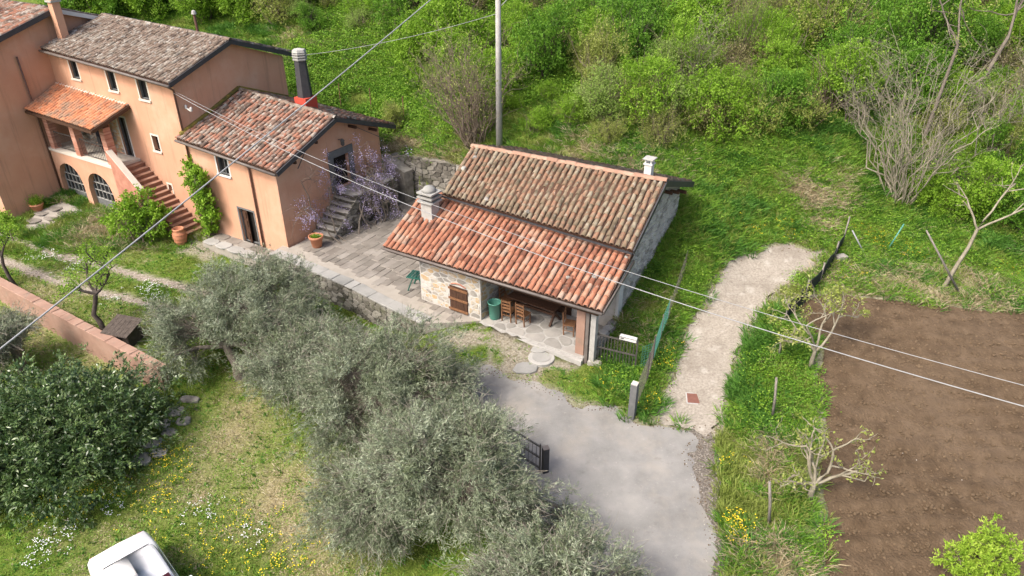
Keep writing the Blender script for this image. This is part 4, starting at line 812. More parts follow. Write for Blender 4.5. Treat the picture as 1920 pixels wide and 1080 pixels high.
gc=thing('garden_chair','folded dark green plastic chair leaning on the cottage wall','chair',at_c(-.25,1.15,.01),CTH)
b=MB(); b.hexa([(-.25,-.02,.0),(.2,-.02,.0),(.2,.03,.0),(-.25,.03,.0)],[(-.25,.16,.9),(.2,.16,.9),(.2,.21,.9),(-.25,.21,.9)]); b.build('back',m('plastic_green'),gc,bevel=.02)
for x in (-.2,.15): MB().bar((x,-.12,0),(x,.12,.55),.035).build('leg',m('plastic_green'),gc)
# stones weighing down the tiles
R=random.Random(21)
def roof_stone(c,u,v):
    p=bil(c,u,v)+Vector((0,0,.12)); w=cl(p.x,p.y); b=MB(); n=7; k=R.uniform(.09,.15); i0=0
    prof=[(.75,-.05),(1,.0),(.8,.05),(.35,.075)]
    for rr,z in prof:
        for q in range(n): a=2*math.pi*q/n; f=R.uniform(.8,1.2); b.v.append((k*rr*f*math.cos(a),k*rr*f*.75*math.sin(a),z*k*9)); b.a.append(0)
    for j in range(3):
        for q in range(n): a=j*n+q; c2=j*n+(q+1)%n; b.f.append((a,c2,c2+n,a+n))
    b.f.append(tuple(range(3*n,4*n)))
    o=b.build('roof_stone',m('stone_grey')); o.location=(w[0],w[1],p.z); o.rotation_euler=(0,0,R.random()*6); return tag(o,None,'stone','loose stones on the cottage roof','thing')
for u,v,c,l in ((.985,.86,LR,'pale stone lying on the porch roof at its upper right corner'),(.91,.42,LR,'pale stone lying halfway up the right end of the porch roof'),(.82,.30,LR,'pale stone lying low on the right part of the porch roof'),
  (.035,.5,UR,'grey stone lying halfway up the left edge of the upper cottage roof'),(.06,.75,UR,'grey stone lying high on the left edge of the upper cottage roof'),(.24,.08,UR,'grey stone lying low on the left part of the upper cottage roof'),(.47,.07,UR,'grey stone lying low in the middle of the upper cottage roof'),(.93,.35,UR,'grey stone lying on the right edge of the upper cottage roof')):
    roof_stone(c,u,v)['label']=l
# pots
fpot=G(595,462,0); o=thing('flower_pot','large terracotta pot of green seedlings on the paved terrace','pot',(fpot[0],fpot[1],0))
MB().lathe([(.20,0),(.22,.02),(.29,.42),(.33,.43),(.345,.56),(.31,.56),(.29,.48),(.02,.47)],k=20).build('body',m('terracotta'),o,True)
q=T(341,458); jar=thing('terracotta_jar','bulging terracotta jar at the foot of the brick stair','jar',(q[0],q[1],q[2]))
MB().lathe([(.20,0),(.22,.03),(.31,.35),(.33,.5),(.30,.68),(.24,.76),(.28,.80),(.28,.86),(.22,.86),(.21,.78),(.02,.7)],k=20).build('body',m('terracotta'),jar,True)
for z,r_ in ((.22,.283),(.42,.327),(.6,.323)): b=MB(); b.tube([(r_*math.cos(2*math.pi*k/20),r_*math.sin(2*math.pi*k/20),z) for k in range(21)],.014,5,cap=False); b.build('band',m('terracotta'),jar,True)
q=T(72,394); p3=thing('plant_pot','low terracotta pot with a leafy plant against the tall wing wall','pot',(q[0],q[1],q[2]))
MB().lathe([(.22,0),(.24,.02),(.31,.30),(.34,.31),(.34,.38),(.30,.38),(.28,.33),(.02,.33)],k=18).build('body',m('terracotta'),p3,True)
POTS=[(fpot[0],fpot[1],.48),(q[0],q[1],q[2]+.35)]
# yard slabs by the farmhouse wing
yo=bpy.data.objects['yard_paving_bed']; R=random.Random(5)
for i in range(-2,6):
    for j in range(-4,5):
        c=YARD.mean(0)+np.array([math.cos(PTH),math.sin(PTH)])*(i*.85+.3*(j%2))+np.array([-math.sin(PTH),math.cos(PTH)])*j*.6
        if inpoly(YARD,*c)<-.15: stone('slab',[(-.42,-.29),(.42,-.29),(.42,.29),(-.42,.29)],.015,.03,(c[0],c[1],zg(*c)+.035),(math.cos(PTH),math.sin(PTH),0),(-math.sin(PTH),math.cos(PTH),0),m('paving'),yo,tilt=.01)
# slab steps beside the laurel
gs=tag(MB().build('garden_steps',m('paving_joint')),kind='structure') if False else None
stp=thing('garden_steps','broken line of grey flat stepping slabs beside the laurel','steps')
for k,(u,v,w,h,a) in enumerate([(357,750,.75,.32,.15),(330,772,.6,.5,.5),(345,790,.5,.42,.4),(305,795,.6,.45,.45),(318,810,.55,.4,.3),(285,830,.7,.5,.5),(300,850,.55,.4,.35),(262,862,.8,.6,.55)]):
    c=T(u,v); a-=.3; stone('slab',[(-w/2,-h/2),(w/2,-h/2*1.1),(w/2*.9,h/2),(-w/2,h/2)],.01,.07,(c[0],c[1],c[2]+.0),(math.cos(a),math.sin(a),0),(-math.sin(a),math.cos(a),0),m('stone_grey'),stp,tilt=.02)
# hutch beside the garden wall
q=T(238,640); hu=thing('kennel','weathered grey wooden kennel with a sloping plank roof by the garden wall','kennel',(q[0],q[1],q[2]-.02),-.3)
MB().box(-.5,.5,-.35,.4,0,.62).build('body',m('bark_dark'),hu)
for k in range(6): MB().hexa([(-.62+k*.21,-.52,.60),(-.62+k*.21+.2,-.52,.60),(-.62+k*.21+.2,.5,.88),(-.62+k*.21,.5,.88)],[(-.62+k*.21,-.52,.64),(-.62+k*.21+.2,-.52,.64),(-.62+k*.21+.2,.5,.92),(-.62+k*.21,.5,.92)]).build('roof_board',m('bark_dark'),hu)
MB().box(-.2,.2,-.365,-.34,.05,.45).build('doorway',m('room_dark'),hu)
a=T(207,640); c=T(240,655); b=MB(); b.tube([(a[0],a[1],-.78),(c[0],c[1],-.84)],.03,6); tag(b.build('white_pipe',m('white_paint')),'thin white pipe lying on the end of the garden wall','pipe',kind='thing')
# manhole
q=T(1300,748); mh=thing('manhole_cover','square rusty red cover set in the concrete path','manhole',(q[0],q[1],zg(q[0],q[1])+.02),-.12)
sl_=(zg(q[0],q[1]+.3)-zg(q[0],q[1]-.3))/.6; mh.rotation_euler=(math.atan(sl_),0,-.12)
nmat('rust',[(.13,.06,.045),(.22,.10,.075)],scale=6); MB().box(-.24,.24,-.26,.26,-.02,.008).build('frame',m('concrete'),mh); MB().box(-.20,.20,-.22,.22,-.02,.016).build('lid',m('rust'),mh)
# iron gate, letter box, concrete posts
def gate(name,label,a,c,h,n,mat='iron',cat='gate',bw=.026):
    a=Vector(a); c=Vector(c); o=thing(name,label,cat,a); d=c-a
    MB().bar((0,0,0),(0,0,h+.1),.05).build('post',m(mat),o); MB().bar(d,d+Vector((0,0,h+.1)),.05).build('post',m(mat),o)
    for z in (.12,h*.55,h): MB().bar(Vector((0,0,z)),d+Vector((0,0,z)),.045).build('rail',m(mat),o)
    for k in range(1,n): MB().bar(d*(k/n)+Vector((0,0,.12)),d*(k/n)+Vector((0,0,h)),bw).build('bar',m(mat),o)
    return o
ga=T(1097,672); gb=T(1190,695); gate('garden_gate','closed dark iron bar gate beside the porch carrying a white letter box',ga,gb,1.15,16)
d=(gb-ga); lb=ga+d*.82; th=math.atan2(d[1],d[0]); lbx=thing('letter_box','long white letter box on the top rail of the iron gate','letter box',(lb[0],lb[1],lb[2]+1.19),th)
MB().box(-.3,.3,-.07,.07,0,.16).build('box',m('white_paint'),lbx,bevel=.01); MB().box(-.28,.28,-.075,-.068,.115,.13).build('slot',m('room_dark'),lbx); MB().box(-.26,-.14,-.074,-.069,.05,.09).build('name_plate',m('iron'),lbx)
b=MB(); bl=T(1115,683); b.box(-.25,.25,-.12,.12,-.05,.14); o=b.build('stone_block',m('stone_grey'),bevel=.02); o.location=bl; o.rotation_euler=(0,0,-.4); tag(o,'rough pale stone block at the foot of the iron gate','stone',kind='thing')
q=T(1184,783); cp=thing('gate_post','square grey concrete post at the corner of the driveway','post',(q[0],q[1],q[2]-.05),-.5)
MB().box(-.11,.11,-.11,.11,0,1.42).build('shaft',m('gutter') if False else m('grey_stone_trim'),cp,bevel=.012); MB().box(-.10,.10,-.10,.10,1.421,1.45).build('cap',m('stone_warm'),cp)
def netting(parent,pts,h,step,w,mat):
    b=MB()
    for a,c in zip(pts[:-1],pts[1:]):
        a=Vector(a); c=Vector(c); L=(c-a).length; n=max(2,int(L/step))
        for k in range(n+1): p=a+(c-a)*k/n; b.bar(p,p+Vector((0,0,h)),w)
        for z in range(int(h/step)+1): b.bar(a+Vector((0,0,z*step)),c+Vector((0,0,z*step)),w)
    return b.build('netting',m(mat),parent)
fpx=[(1192,770),(1212,722),(1222,690)]; P=[T(*p)+np.array((0,0,.05)) for p in fpx]; f=thing('wire_fence','grey wire mesh fence running back from the concrete post','fence',(0,0,0)); netting(f,P,1.25,.10,.007,'gutter'); 
for p in P[1:]: MB().bar(p,p+np.array((0,0,1.3)),.04).build('post',m('iron'),f)
fpx=[(1200,698),(1222,690),(1238,640),(1252,605),(1285,505)]; P=[T(*p)+np.array((0,0,.05)) for p in fpx]; f=thing('net_fence','sagging green wire net fence in the grass between cottage and path','fence',(0,0,0)); netting(f,P[:4],1.05,.10,.009,'net_green'); netting(f,P[3:],.8,.16,.006,'gutter')
for p in P[1:4]: MB().bar(p,p+np.array((0,0,1.1)),.03).build('post',m('grey_wood'),f)
ga=T(1012,884); gb=T(935,835); lg_=gate('driveway_gate','open dark iron bar gate half hidden by the olive trees',ga+np.array((0,0,.03)),gb+np.array((0,0,.03)),.95,11,cat='gate',bw=.015)
q=T(1022,884); o=thing('steel_post','squat dark grey steel post holding the open driveway gate','post',(q[0],q[1],q[2]-.05),.3); MB().box(-.09,.09,-.09,.09,0,.98).build('shaft',m('slate_dark'),o,bevel=.01); MB().box(-.095,.095,-.095,.095,.981,1.0).build('cap',m('gutter'),o)
q=T(1015,672); wc=thing('well_cover','round concrete well cover set in the gravel before the porch','well cover',(q[0],q[1],zg(q[0],q[1])+.02)); MB().lathe([(.48,-.1),(.48,.03),(.44,.045),(.02,.045)],k=24).build('ring',m('concrete'),wc); MB().lathe([(.33,.0),(.33,.06),(.02,.062)],k=24).build('lid',m('coping'),wc)
for k,(u,v,w,lab) in enumerate([(985,690,.9,'left of the two grey slabs let into the gravel before the porch'),(1010,655,.6,'right of the two grey slabs let into the gravel before the porch')]):
    q=T(u,v); o=stone('ground_slab',[(-w*.6,-w*.35),(w*.4,-w*.45),(w*.6,w*.3),(-w*.3,w*.4)],.02,.05,(q[0],q[1],zg(q[0],q[1])+.01),(1,0,0),(0,1,0),m('coping'),None); tag(o,lab,'slab',kind='thing')
# stakes, black net fence, tubes beyond the path
for k,(u0,v0,u1,v1,lab) in enumerate([(1448,785,1456,708,'grey wooden stake beside the grass strip level with the manhole cover'),(1442,985,1443,903,'grey wooden stake in the grass strip nearest the foreground fruit tree'),(1460,668,1466,628,'short grey wooden stake near the middle fruit tree at the field edge')]):
    a=T(u0,v0); dd=ray(u1,v1); z=a[1]/dd[1]; top=cC+dd*z; o=MB(); o.tube([a-np.array((0,0,.1)),(a+top)/2+np.array((.02,0,0)),top],[.045,.042,.035],7); tag(o.build('fence_stake',m('grey_wood'),None,True),lab,'stake',kind='thing')
P=[T(*p) for p in [(1470,605),(1505,572),(1535,535),(1562,492),(1578,462)]]; f=thing('net_screen','low black net screen along the field beside the path','fence')
b=MB(); hs=[.75,.8,.7,.6,.55]; sub=[]
for i in range(4):
    for k in range(5): t=k/5; sub.append((P[i]*(1-t)+P[i+1]*t,hs[i]*(1-t)+hs[i+1]*t+.06*math.sin(i*5+k*1.7)))
sub.append((P[4],hs[4]))
for (a,ha),(c,hc) in zip(sub[:-1],sub[1:]):
    a=Vector(a)+Vector((rnd.uniform(-.03,.03),0,0)); c=Vector(c); n=(c-a).cross(Vector((0,0,1))).normalized()*.012; b.hexa([a-n,c-n,c+n,a+n],[a-n+Vector((0,0,ha)),c-n+Vector((0,0,hc)),c+n+Vector((0,0,hc)),a+n+Vector((0,0,ha))])
b.build('net',m('net_black'),f)
for p,h in zip(P,(1.0,1.05,.95,.9,1.3)): MB().tube([p,p+np.array((.05,.05,h))],.03,6).build('post',m('grey_wood'),f,True)
for k,(u0,v0,u1,v1,lab) in enumerate([(1622,478,1598,432,'pale leaning metal tube beside the end of the net screen'),(1662,472,1695,420,'greenish leaning metal tube among yellow flowers')]):
    a=T(u0,v0); dd=ray(u1,v1); top=cC+dd*((a[1]+.15)/dd[1]); o=MB(); o.tube([a,top],.028,7); tag(o.build('metal_tube',m('cable') if k==0 else m('bin_green'),None,True),lab,'tube',kind='thing')
q=T(1576,490); b=MB(); b.box(-.25,.2,-.15,.15,-.1,.28); o=b.build('stone_block',m('stone_warm'),bevel=.03); o.location=q; o.rotation_euler=(0,0,.3); tag(o,'pale square stone block next to the net screen','stone',kind='thing')
# thin fence posts in the meadow behind the annex
for k,(u,v,h,lab) in enumerate([(640,205,2.0,'first'),(697,215,2.0,'second'),(758,232,2.0,'third')]):
    a=T(u,v); b=MB(); b.tube([a,a+np.array((0,.05,1.5))],.025,5); tag(b.build('meadow_post',m('rust')),'thin rusty post in the meadow behind the annex, %s from the chimney'%lab,'post','rusty posts in the meadow','thing')
# ------------------------------------------------------------------ power pole and cables
q=np.array((-.62,34.0,zg(-.62,34.0))); pol=thing('power_pole','tall pale concrete power pole behind the cottage','pole',(q[0],q[1],q[2]-.2))
MB().lathe([(.165,0),(.10,9.4)],k=12).build('shaft',m('concrete'),pol,True)
b=MB(); b.bar((-.35,0,9.1),(.35,0,9.1),.07); arm=b.build('cross_arm',m('iron'),pol)
for x in (-.3,.3): MB().lathe([(.03,9.12),(.06,9.16),(.04,9.2),(.06,9.24),(.02,9.3)],(x,0,0),8).build('insulator',m('white_paint'),arm,True)
b=MB(); b.tube([(.14,0,8.9),(.45,-.05,7.9),(.42,-.1,7.2),(.15,-.15,6.95)],.02,5); b.build('cable_loop',m('cable'),pol,True)
PT=np.array((q[0],q[1],q[2]+9.0))
def cable(name,label,a,c,sag,r,n=40):
    a=np.array(a,float); c=np.array(c,float); pts=[a+(c-a)*(k/n)-np.array((0,0,sag*4*(k/n)*(1-k/n))) for k in range(n+1)]; b=MB(); b.tube(pts,r,6); return tag(b.build(name,m('cable'),None,True),label,'cable',kind='thing')
cable('power_cable','thick pale cable slanting down across the left side in front of the farmhouse',PT+np.array((-.2,0,.1)),(-12.0,8.5,5.75),.15,.019)
HB=pl(-5.7,-.15); hb=np.array((HB[0],HB[1],6.35))
cable('twin_cable','lower of the two pale cables sagging over the roofs to the right',hb,(12.6,9.0,6.25),1.15,.012)
cable('twin_cable','upper of the two pale cables sagging over the roofs to the right',hb+np.array((.1,0,.05)),(12.9,9.6,6.32),1.05,.008)
e1=pl(-5.5,6.8); cable('service_cable','thin pale cable from the back eaves of the farmhouse to the pole',(e1[0],e1[1],6.7),PT-np.array((0,0,2.6)),.25,.010)
br=thing('cable_bracket','small white insulator bracket on the farmhouse gable above the annex roof','bracket',(0,0,0)); p0=pl(-5.85,.35); p1=pl(-5.2,.2)
MB().bar((p0[0],p0[1],5.55),(p1[0],p1[1],5.5),.05).build('arm',m('white_paint'),br); MB().lathe([(.03,0),(.07,.05),(.04,.1),(.07,.15),(.02,.2)],(p0[0]+.1,p0[1]-.1,5.5),8).build('insulator',m('white_paint'),br,True); MB().lathe([(.03,0),(.07,.05),(.04,.1),(.07,.15),(.02,.2)],(p1[0],p1[1],5.5),8).build('insulator',m('white_paint'),br,True)
# ------------------------------------------------------------------ vegetation
def unit(a): return a/np.maximum(np.linalg.norm(a,axis=-1,keepdims=True),1e-6)
def leaves(c,ax,L,W,R,up=.0,rv=None):
    """rhombic leaves: centres c, axes ax; up>0 makes the blades face the sky"""
    n=len(c); ax=unit(ax); rnm=R.normal(size=(n,3)); rnm[:,2]=np.abs(rnm[:,2])+up; b=unit(np.cross(ax,rnm)); nn=unit(np.cross(b,ax)); L=L*R.uniform(.7,1.3,(n,1)); W=W*R.uniform(.7,1.3,(n,1))
    V=np.stack([c-ax*L*.5,c+b*W*.5+nn*W*.15,c+ax*L*.5,c-b*W*.5+nn*W*.15],1).reshape(-1,3); F=np.arange(4*n).reshape(n,4); rv=R.random_sample(n) if rv is None else rv
    return V,F,np.repeat(rv,4)
def poly_tubes(lines,k=5):
    """lines: list of (points (n,3), radii (n))"""
    V=[];F=[];o=0; an=np.arange(k)*2*math.pi/k; ca,sa=np.cos(an),np.sin(an)
    for P,r in lines:
        P=np.asarray(P,float); n=len(P); d=unit(np.gradient(P,axis=0)); ref=np.where(np.abs(d[:,2:3])<.9,np.array([[0.,0,1]]),np.array([[1.,0,0]])); x=unit(np.cross(d,ref)); y=np.cross(d,x); r=np.asarray(r)[:,None,None]
        V.append((P[:,None]+(x[:,None]*ca[None,:,None]+y[:,None]*sa[None,:,None])*r).reshape(-1,3)); i=np.arange(n-1)[:,None]*k+np.arange(k)[None]+o; j=np.arange(n-1)[:,None]*k+(np.arange(k)[None]+1)%k+o
        F.append(np.stack([i,j,j+k,i+k],-1).reshape(-1,4)); o+=n*k
    return np.concatenate(V),np.concatenate(F)
def curve(a,b,R,bend=.15,n=6):
    a=np.asarray(a,float);b=np.asarray(b,float); t=np.linspace(0,1,n)[:,None]; L=np.linalg.norm(b-a); off=R.normal(size=3)*L*bend; w=R.normal(size=(n,3))*L*.03; w[0]=0; w[-1]=0
    return a+(b-a)*t+off*(4*t*(1-t))*.5+w
def noise3(p,s,seed=0): return (vnoise(p[:,0]+p[:,2]*.71,p[:,1]-p[:,2]*.63,s,seed)+vnoise(p[:,0]-p[:,2]*.5+9,p[:,2]+p[:,1]*.37,s,seed+5))/2
def canopy(R,lobes,ncl,lp,spray,L,W,gap=.0,shell=.45,up=0.,droop=0.,follow=1.0,ns=.9,seed=0,vol=None):
    """leaf sprays in ellipsoidal lobes; returns leaf arrays and cluster centres"""
    v=np.array([l[1][0]*l[1][1]*l[1][2] for l in lobes])**.67; v=v/v.sum(); cs=[];li=[]
    for i,(c,r) in enumerate(lobes):
        n=int(ncl*v[i])+1; d=unit(R.normal(size=(n,3))); rad=shell+(1-shell)*R.random_sample((n,1))**.6; p=np.array(c)+d*rad*np.array(r)*(1+.22*R.normal(size=(n,1)))
        cs.append(p); li+= [i]*n
    cs=np.concatenate(cs); li=np.array(li)
    if gap>0: k=noise3(cs,ns,seed)>gap; cs=cs[k]; li=li[k]
    cen=np.array([lobes[i][0] for i in li]); out=unit(cs-cen+R.normal(size=cs.shape)*.25)
    n=len(cs); m_=5; lpn=max(1,lp//m_)
    ax=unit(out[:,None,:]*follow+R.normal(size=(n,m_,3))*.8-np.array([0,0,droop])); tt=R.random_sample((n,m_,lpn,1)); c=cs[:,None,None,:]+ax[:,:,None,:]*tt*spray+R.normal(size=(n,m_,lpn,3))*spray*.09
    lax=ax[:,:,None,:]+R.normal(size=(n,m_,lpn,3))*.55; crv=R.random_sample((n,1,1))*.5; rv=np.broadcast_to(crv,(n,m_,lpn))+R.random_sample((n,m_,lpn))*.5
    V,F,A=leaves(c.reshape(-1,3),lax.reshape(-1,3),L,W,R,up,rv.reshape(-1)); return V,F,A,cs,li,ax
def make_tree(name,label,cat,base,lobes,ncl,lp,spray,L,W,leafmat,bark,R,trunk=(.16,1.2),limb=.07,twig=.012,gap=0,shell=.45,up=0,droop=0,group=None,rz=0,stems=1,bend=.2,twigs=True,ns=.9,seed=0,trunkpts=None,follow=1.0,wisp=0):
    o=thing(name,label,cat,base,rz,group); V,F,A,cs,li,ax=canopy(R,lobes,ncl,lp,spray,L,W,gap,shell,up,droop,follow,ns,seed)
    me=mesh_np('crown',V,F,m(leafmat),False,{'rnd':A}); link(bpy.data.objects.new('crown',me),o)
    lines=[];thin=[]; tr,th=trunk; tp_=np.array((0,0,th)) if trunkpts is None else np.array(trunkpts[-1])
    if stems==1:
        if trunkpts is None: P=curve((0,0,-.2),tp_,R,.08,6)
        else: P=np.array(trunkpts,float)
        lines.append((P,np.linspace(tr*1.15,tr*.75,len(P))))
    nodes=[]
    for i,(c,r) in enumerate(lobes):
        st=tp_ if stems==1 else np.array((R.uniform(-.15,.15),R.uniform(-.15,.15),-.1)); en=np.array(c)+np.array((0,0,.15*r[2])); P=curve(st,en,R,bend,8); lines.append((P,np.linspace(limb*1.2,limb*.35,8))); nodes.append(P)
    if twigs:
        for k,p in enumerate(cs):
            P0=nodes[li[k]]; a=P0[R.randint(3,8)]; thin.append((curve(a,p,R,.15,4),np.linspace(twig,twig*.4,4)))
    wl=[]
    if wisp:
        for p in cs[R.randint(len(cs),size=wisp)]:
            q=p+unit((p-np.array((0,0,th)))*np.array((1,1,.6))+R.normal(size=3)*.7)*R.uniform(.25,.75); wl.append((curve(p,q,R,.22,4),np.linspace(.008,.004,4)))
        V2,F2=poly_tubes(wl,3); link(bpy.data.objects.new('twigs',mesh_np('twigs',V2,F2,m('bark_twig'),True)),o)
    Vt,Ft=poly_tubes(lines,7); 
    if thin: V2,F2=poly_tubes(thin,3); Ft=np.concatenate([Ft,F2+len(Vt)]); Vt=np.concatenate([Vt,V2])
    link(bpy.data.objects.new('trunk',mesh_np('trunk',Vt,Ft,m(bark),True)),o); return o
# ---- olive trees
def olive(label,base,lobes,ncl,seed,tp,h=1.5):
    R=RS(seed); return make_tree('olive_tree',label,'olive tree',base,lobes,int(ncl*1.5),85,.46,.12,.019,'leaf_olive','bark_olive',R,trunk=(.2,h),limb=.09,twig=.009,gap=.40,shell=.35,droop=.25,group='olive trees',trunkpts=tp,ns=.8,seed=seed,wisp=1500)
def gb(u,v): q=T(u,v); return (q[0],q[1],q[2])
B=gb(449,706); bx,by,bz=B; AW=1.0
olive('olive tree with a forked dark trunk in front of the farmhouse track',B,[((-1.4,.1,2.0),(1.3,1.3,.95)),((.2,1.0,2.5),(1.5,1.4,1.0)),((1.5,.4,2.1),(1.4,1.3,.95)),((-.6,1.9,2.6),(1.2,1.2,.9)),((.9,2.2,2.4),(1.4,1.2,.9)),((-1.9,1.2,1.6),(.9,1.0,.9)),((2.3,1.6,1.7),(1.1,1.1,.8)),((-1.9,-.5,1.2),(1.1,.9,.9)),((-2.6,.5,1.7),(1.1,1.1,.9)),((2.9,.6,1.4),(1.0,1.0,.8)),((1.2,3.0,2.4),(1.3,1.1,.8)),((.2,2.9,2.7),(1.2,1.1,.8))],1350,101,[(0,0,-.2),(.02,.02,.5),(-.15,.1,.9),(-.35,.25,1.3)])
B=(-4.2,18.2,zg(-4.2,18.2)); olive('tall olive tree between the track and the driveway, crown reaching nearest the cottage',B,[((-.8,.2,2.3),(1.5,1.4,1.2)),((.9,.6,2.6),(1.6,1.4,1.2)),((.2,1.5,2.2),(1.7,1.2,1.0)),((1.4,-.4,2.0),(1.3,1.3,1.0)),((-1.6,.9,1.6),(1.0,1.1,.9)),((-.9,-1.5,1.6),(1.2,1.0,.8)),((.5,-2.0,1.9),(1.2,1.0,.8)),((0,-.9,2.2),(1.4,1.1,1.1)),((2.3,.8,1.7),(.9,.9,.8))],1150,102,[(0,0,-.2),(.1,.05,.6),(.05,.15,1.3)])
B=(-1.35,14.0,zg(-1.35,14.0)); olive('large olive tree overhanging the open driveway gate',B,[((-1.2,.1,2.5),(1.3,1.3,1.1)),((.4,.5,2.7),(1.15,1.2,1.1)),((1.3,-.7,2.0),(1.1,.9,.8)),((-.4,1.5,2.4),(1.3,1.0,.9)),((.2,-.8,2.5),(1.3,1.1,1.0)),((-1.7,1.2,2.0),(1.0,1.0,.8)),((2.2,-.9,1.7),(.95,.7,.65)),((2.6,-.4,1.4),(.6,.5,.5))],1100,103,[(0,0,-.2),(-.05,.1,.7),(0,.05,1.5)])
B=(-3.6,14.4,zg(-3.6,14.4)); olive('low spreading olive tree at the edge of the dry lawn',B,[((-.5,.2,1.7),(1.2,1.1,.9)),((.7,.5,1.9),(1.2,1.1,.95)),((.1,-.8,1.6),(1.1,1.0,.85)),((-.8,1.2,1.5),(1.0,1.0,.75)),((.0,2.2,1.8),(1.2,1.0,.8)),((-1.1,-.6,1.2),(.8,.8,.6))],760,104,[(0,0,-.2),(.08,.05,.5),(.05,.05,1.0)])
B=(1.25,10.45,zg(1.25,10.45)); olive('olive tree at the bottom edge next to the grey driveway',B,[((0,0,2.3),(1.1,1.1,.9)),((-.9,.4,2.1),(1.0,1.0,.8)),((.9,.2,1.9),(.75,.8,.65)),((-.2,.9,1.9),(1.0,.8,.8)),((-1.6,.1,1.8),(.8,.9,.7))],620,105,[(0,0,-.2),(.05,.05,.7),(0,.05,1.3)])
B=(-7.3,19.9,zg(-7.3,19.9)); olive('middle olive tree of the row with its crown touching both neighbours',B,[((-.5,.2,1.8),(1.3,1.2,.9)),((.7,.5,2.0),(1.3,1.2,.95)),((.1,1.3,1.9),(1.3,1.1,.85)),((-.1,-.7,1.5),(1.0,.9,.7)),((1.5,1.0,1.7),(1.0,1.0,.8)),((-1.3,1.0,1.6),(.9,.9,.7))],720,107,[(0,0,-.2),(.08,.05,.5),(.05,.05,1.1)])
B=(-19.5,23.2,zg(-19.5,23.2)); olive('pale olive tree at the left edge beyond the laurel',B,[((0,0,1.6),(1.1,1.1,.9)),((.8,-.5,1.3),(.9,.9,.7)),((-.8,.2,1.5),(1,1,.8))],420,106,[(0,0,-.2),(.05,0,.5),(0,0,1.0)])
# ---- laurel
R=RS(31); B=(-15.0,17.7,zg(-15.0,17.7)); make_tree('laurel_bush','huge rounded dark glossy laurel bush on the lower lawn','laurel',B,[((0,0,1.3),(2.6,2.3,1.9)),((-1.9,-.6,1.0),(2.2,1.9,1.5)),((1.2,1.0,1.2),(1.9,1.7,1.5)),((.6,2.0,1.0),(2.2,1.6,1.3)),((1.2,-1.0,.7),(1.7,1.6,1.2)),((-1.2,1.7,1.0),(2.0,1.6,1.3)),((-2.9,-1.8,.7),(1.8,1.5,1.1)),((-3.0,.8,1.2),(1.9,1.6,1.4))],3900,20,.28,.15,.052,'leaf_laurel','bark_dark',R,stems=2,limb=.06,shell=.74,up=.8,follow=1.2,twigs=False)
# ---- prototypes for hillside shrubs; each plant in view is an object of its own with shared meshes
def shrub_mesh(seed,ncl,lp,L,W,leafmat,bark,gap,hs=1.0,stick=0.,spray=.45):
    R=RS(seed); lobes=[]
    for k in range(6):
        a=R.random_sample()*6.28; d=R.uniform(.2,1.0); lobes.append(((d*math.cos(a),d*math.sin(a),(R.uniform(.5,1.8))*hs),(R.uniform(.5,1.1),R.uniform(.5,1.1),R.uniform(.5,1.0)*hs)))
    V,F,A,cs,li,ax=canopy(R,lobes,ncl,lp,spray,L,W,gap,.35,.2,-.25,1.0,.7,seed); lines=[]
    for k in range(26):
        a=R.random_sample()*6.28; d=R.uniform(.3,1.6); lines.append((curve((R.uniform(-.25,.25),R.uniform(-.25,.25),-.2),(d*math.cos(a),d*math.sin(a),R.uniform(1.2,2.6)*hs),R,.15,6),np.linspace(.03,.006,6)))
    for p in cs[::3]: lines.append((curve((p[0]*.25,p[1]*.25,p[2]*.35),p,R,.15,4),np.linspace(.012,.004,4)))
    shoots=[]
    for k in range(int(stick)+60):
        p=cs[R.randint(len(cs))]; q=p+unit(np.array([R.normal()*.5,R.normal()*.5,1.]))*R.uniform(.3,1.0); lines.append((curve(p,q,R,.1,3),np.linspace(.007,.003,3))); shoots.append((p,q))
    sp=np.array(shoots); i=R.randint(len(sp),size=len(sp)*9); tt=R.random_sample((len(i),1)); c=sp[i,0]*(1-tt)+sp[i,1]*tt+R.normal(size=(len(i),3))*.03; V2,F2,A2=leaves(c,R.normal(size=c.shape)+np.array((0,0,.5)),L,W,R,.2); F=np.concatenate([F,F2+len(V)]); V=np.concatenate([V,V2]); A=np.concatenate([A,A2]); crown=mesh_np('crown',V,F,m(leafmat),False,{'rnd':A})
    V,F=poly_tubes(lines,3); return crown,mesh_np('trunk',V,F,m(bark),True)
KIND={'spring':(shrub_mesh(201,420,40,.085,.055,'leaf_spring','bark_brown',.36),shrub_mesh(202,420,40,.085,.055,'leaf_spring','bark_brown',.38)),
 'mid':(shrub_mesh(203,460,42,.09,.06,'leaf_mid','bark_dark',.36,1.15),shrub_mesh(204,460,42,.09,.06,'leaf_mid','bark_dark',.38,1.1)),
 'yellow':(shrub_mesh(205,330,34,.08,.045,'leaf_yellow','bark_brown',.42,1.0,120),shrub_mesh(208,330,34,.08,.045,'leaf_yellow','bark_brown',.42,1.0,120)),
 'twig':(shrub_mesh(206,300,34,.07,.04,'leaf_yellow','bark_brown',.44,1.2,420,.6),shrub_mesh(207,300,30,.06,.035,'leaf_spring','bark_brown',.46,1.3,420,.6)),
 'pale':(shrub_mesh(211,380,30,.10,.045,'leaf_pale','bark_brown',.40,.95,200,.6),shrub_mesh(212,380,30,.07,.05,'leaf_pale','bark_brown',.40,1.2,260,.5)),
 'bramble':(shrub_mesh(213,380,34,.07,.05,'leaf_bramble','bark_brown',.36,.65,500,.7),shrub_mesh(214,380,34,.08,.05,'leaf_bramble','bark_brown',.38,.7,600,.7))}
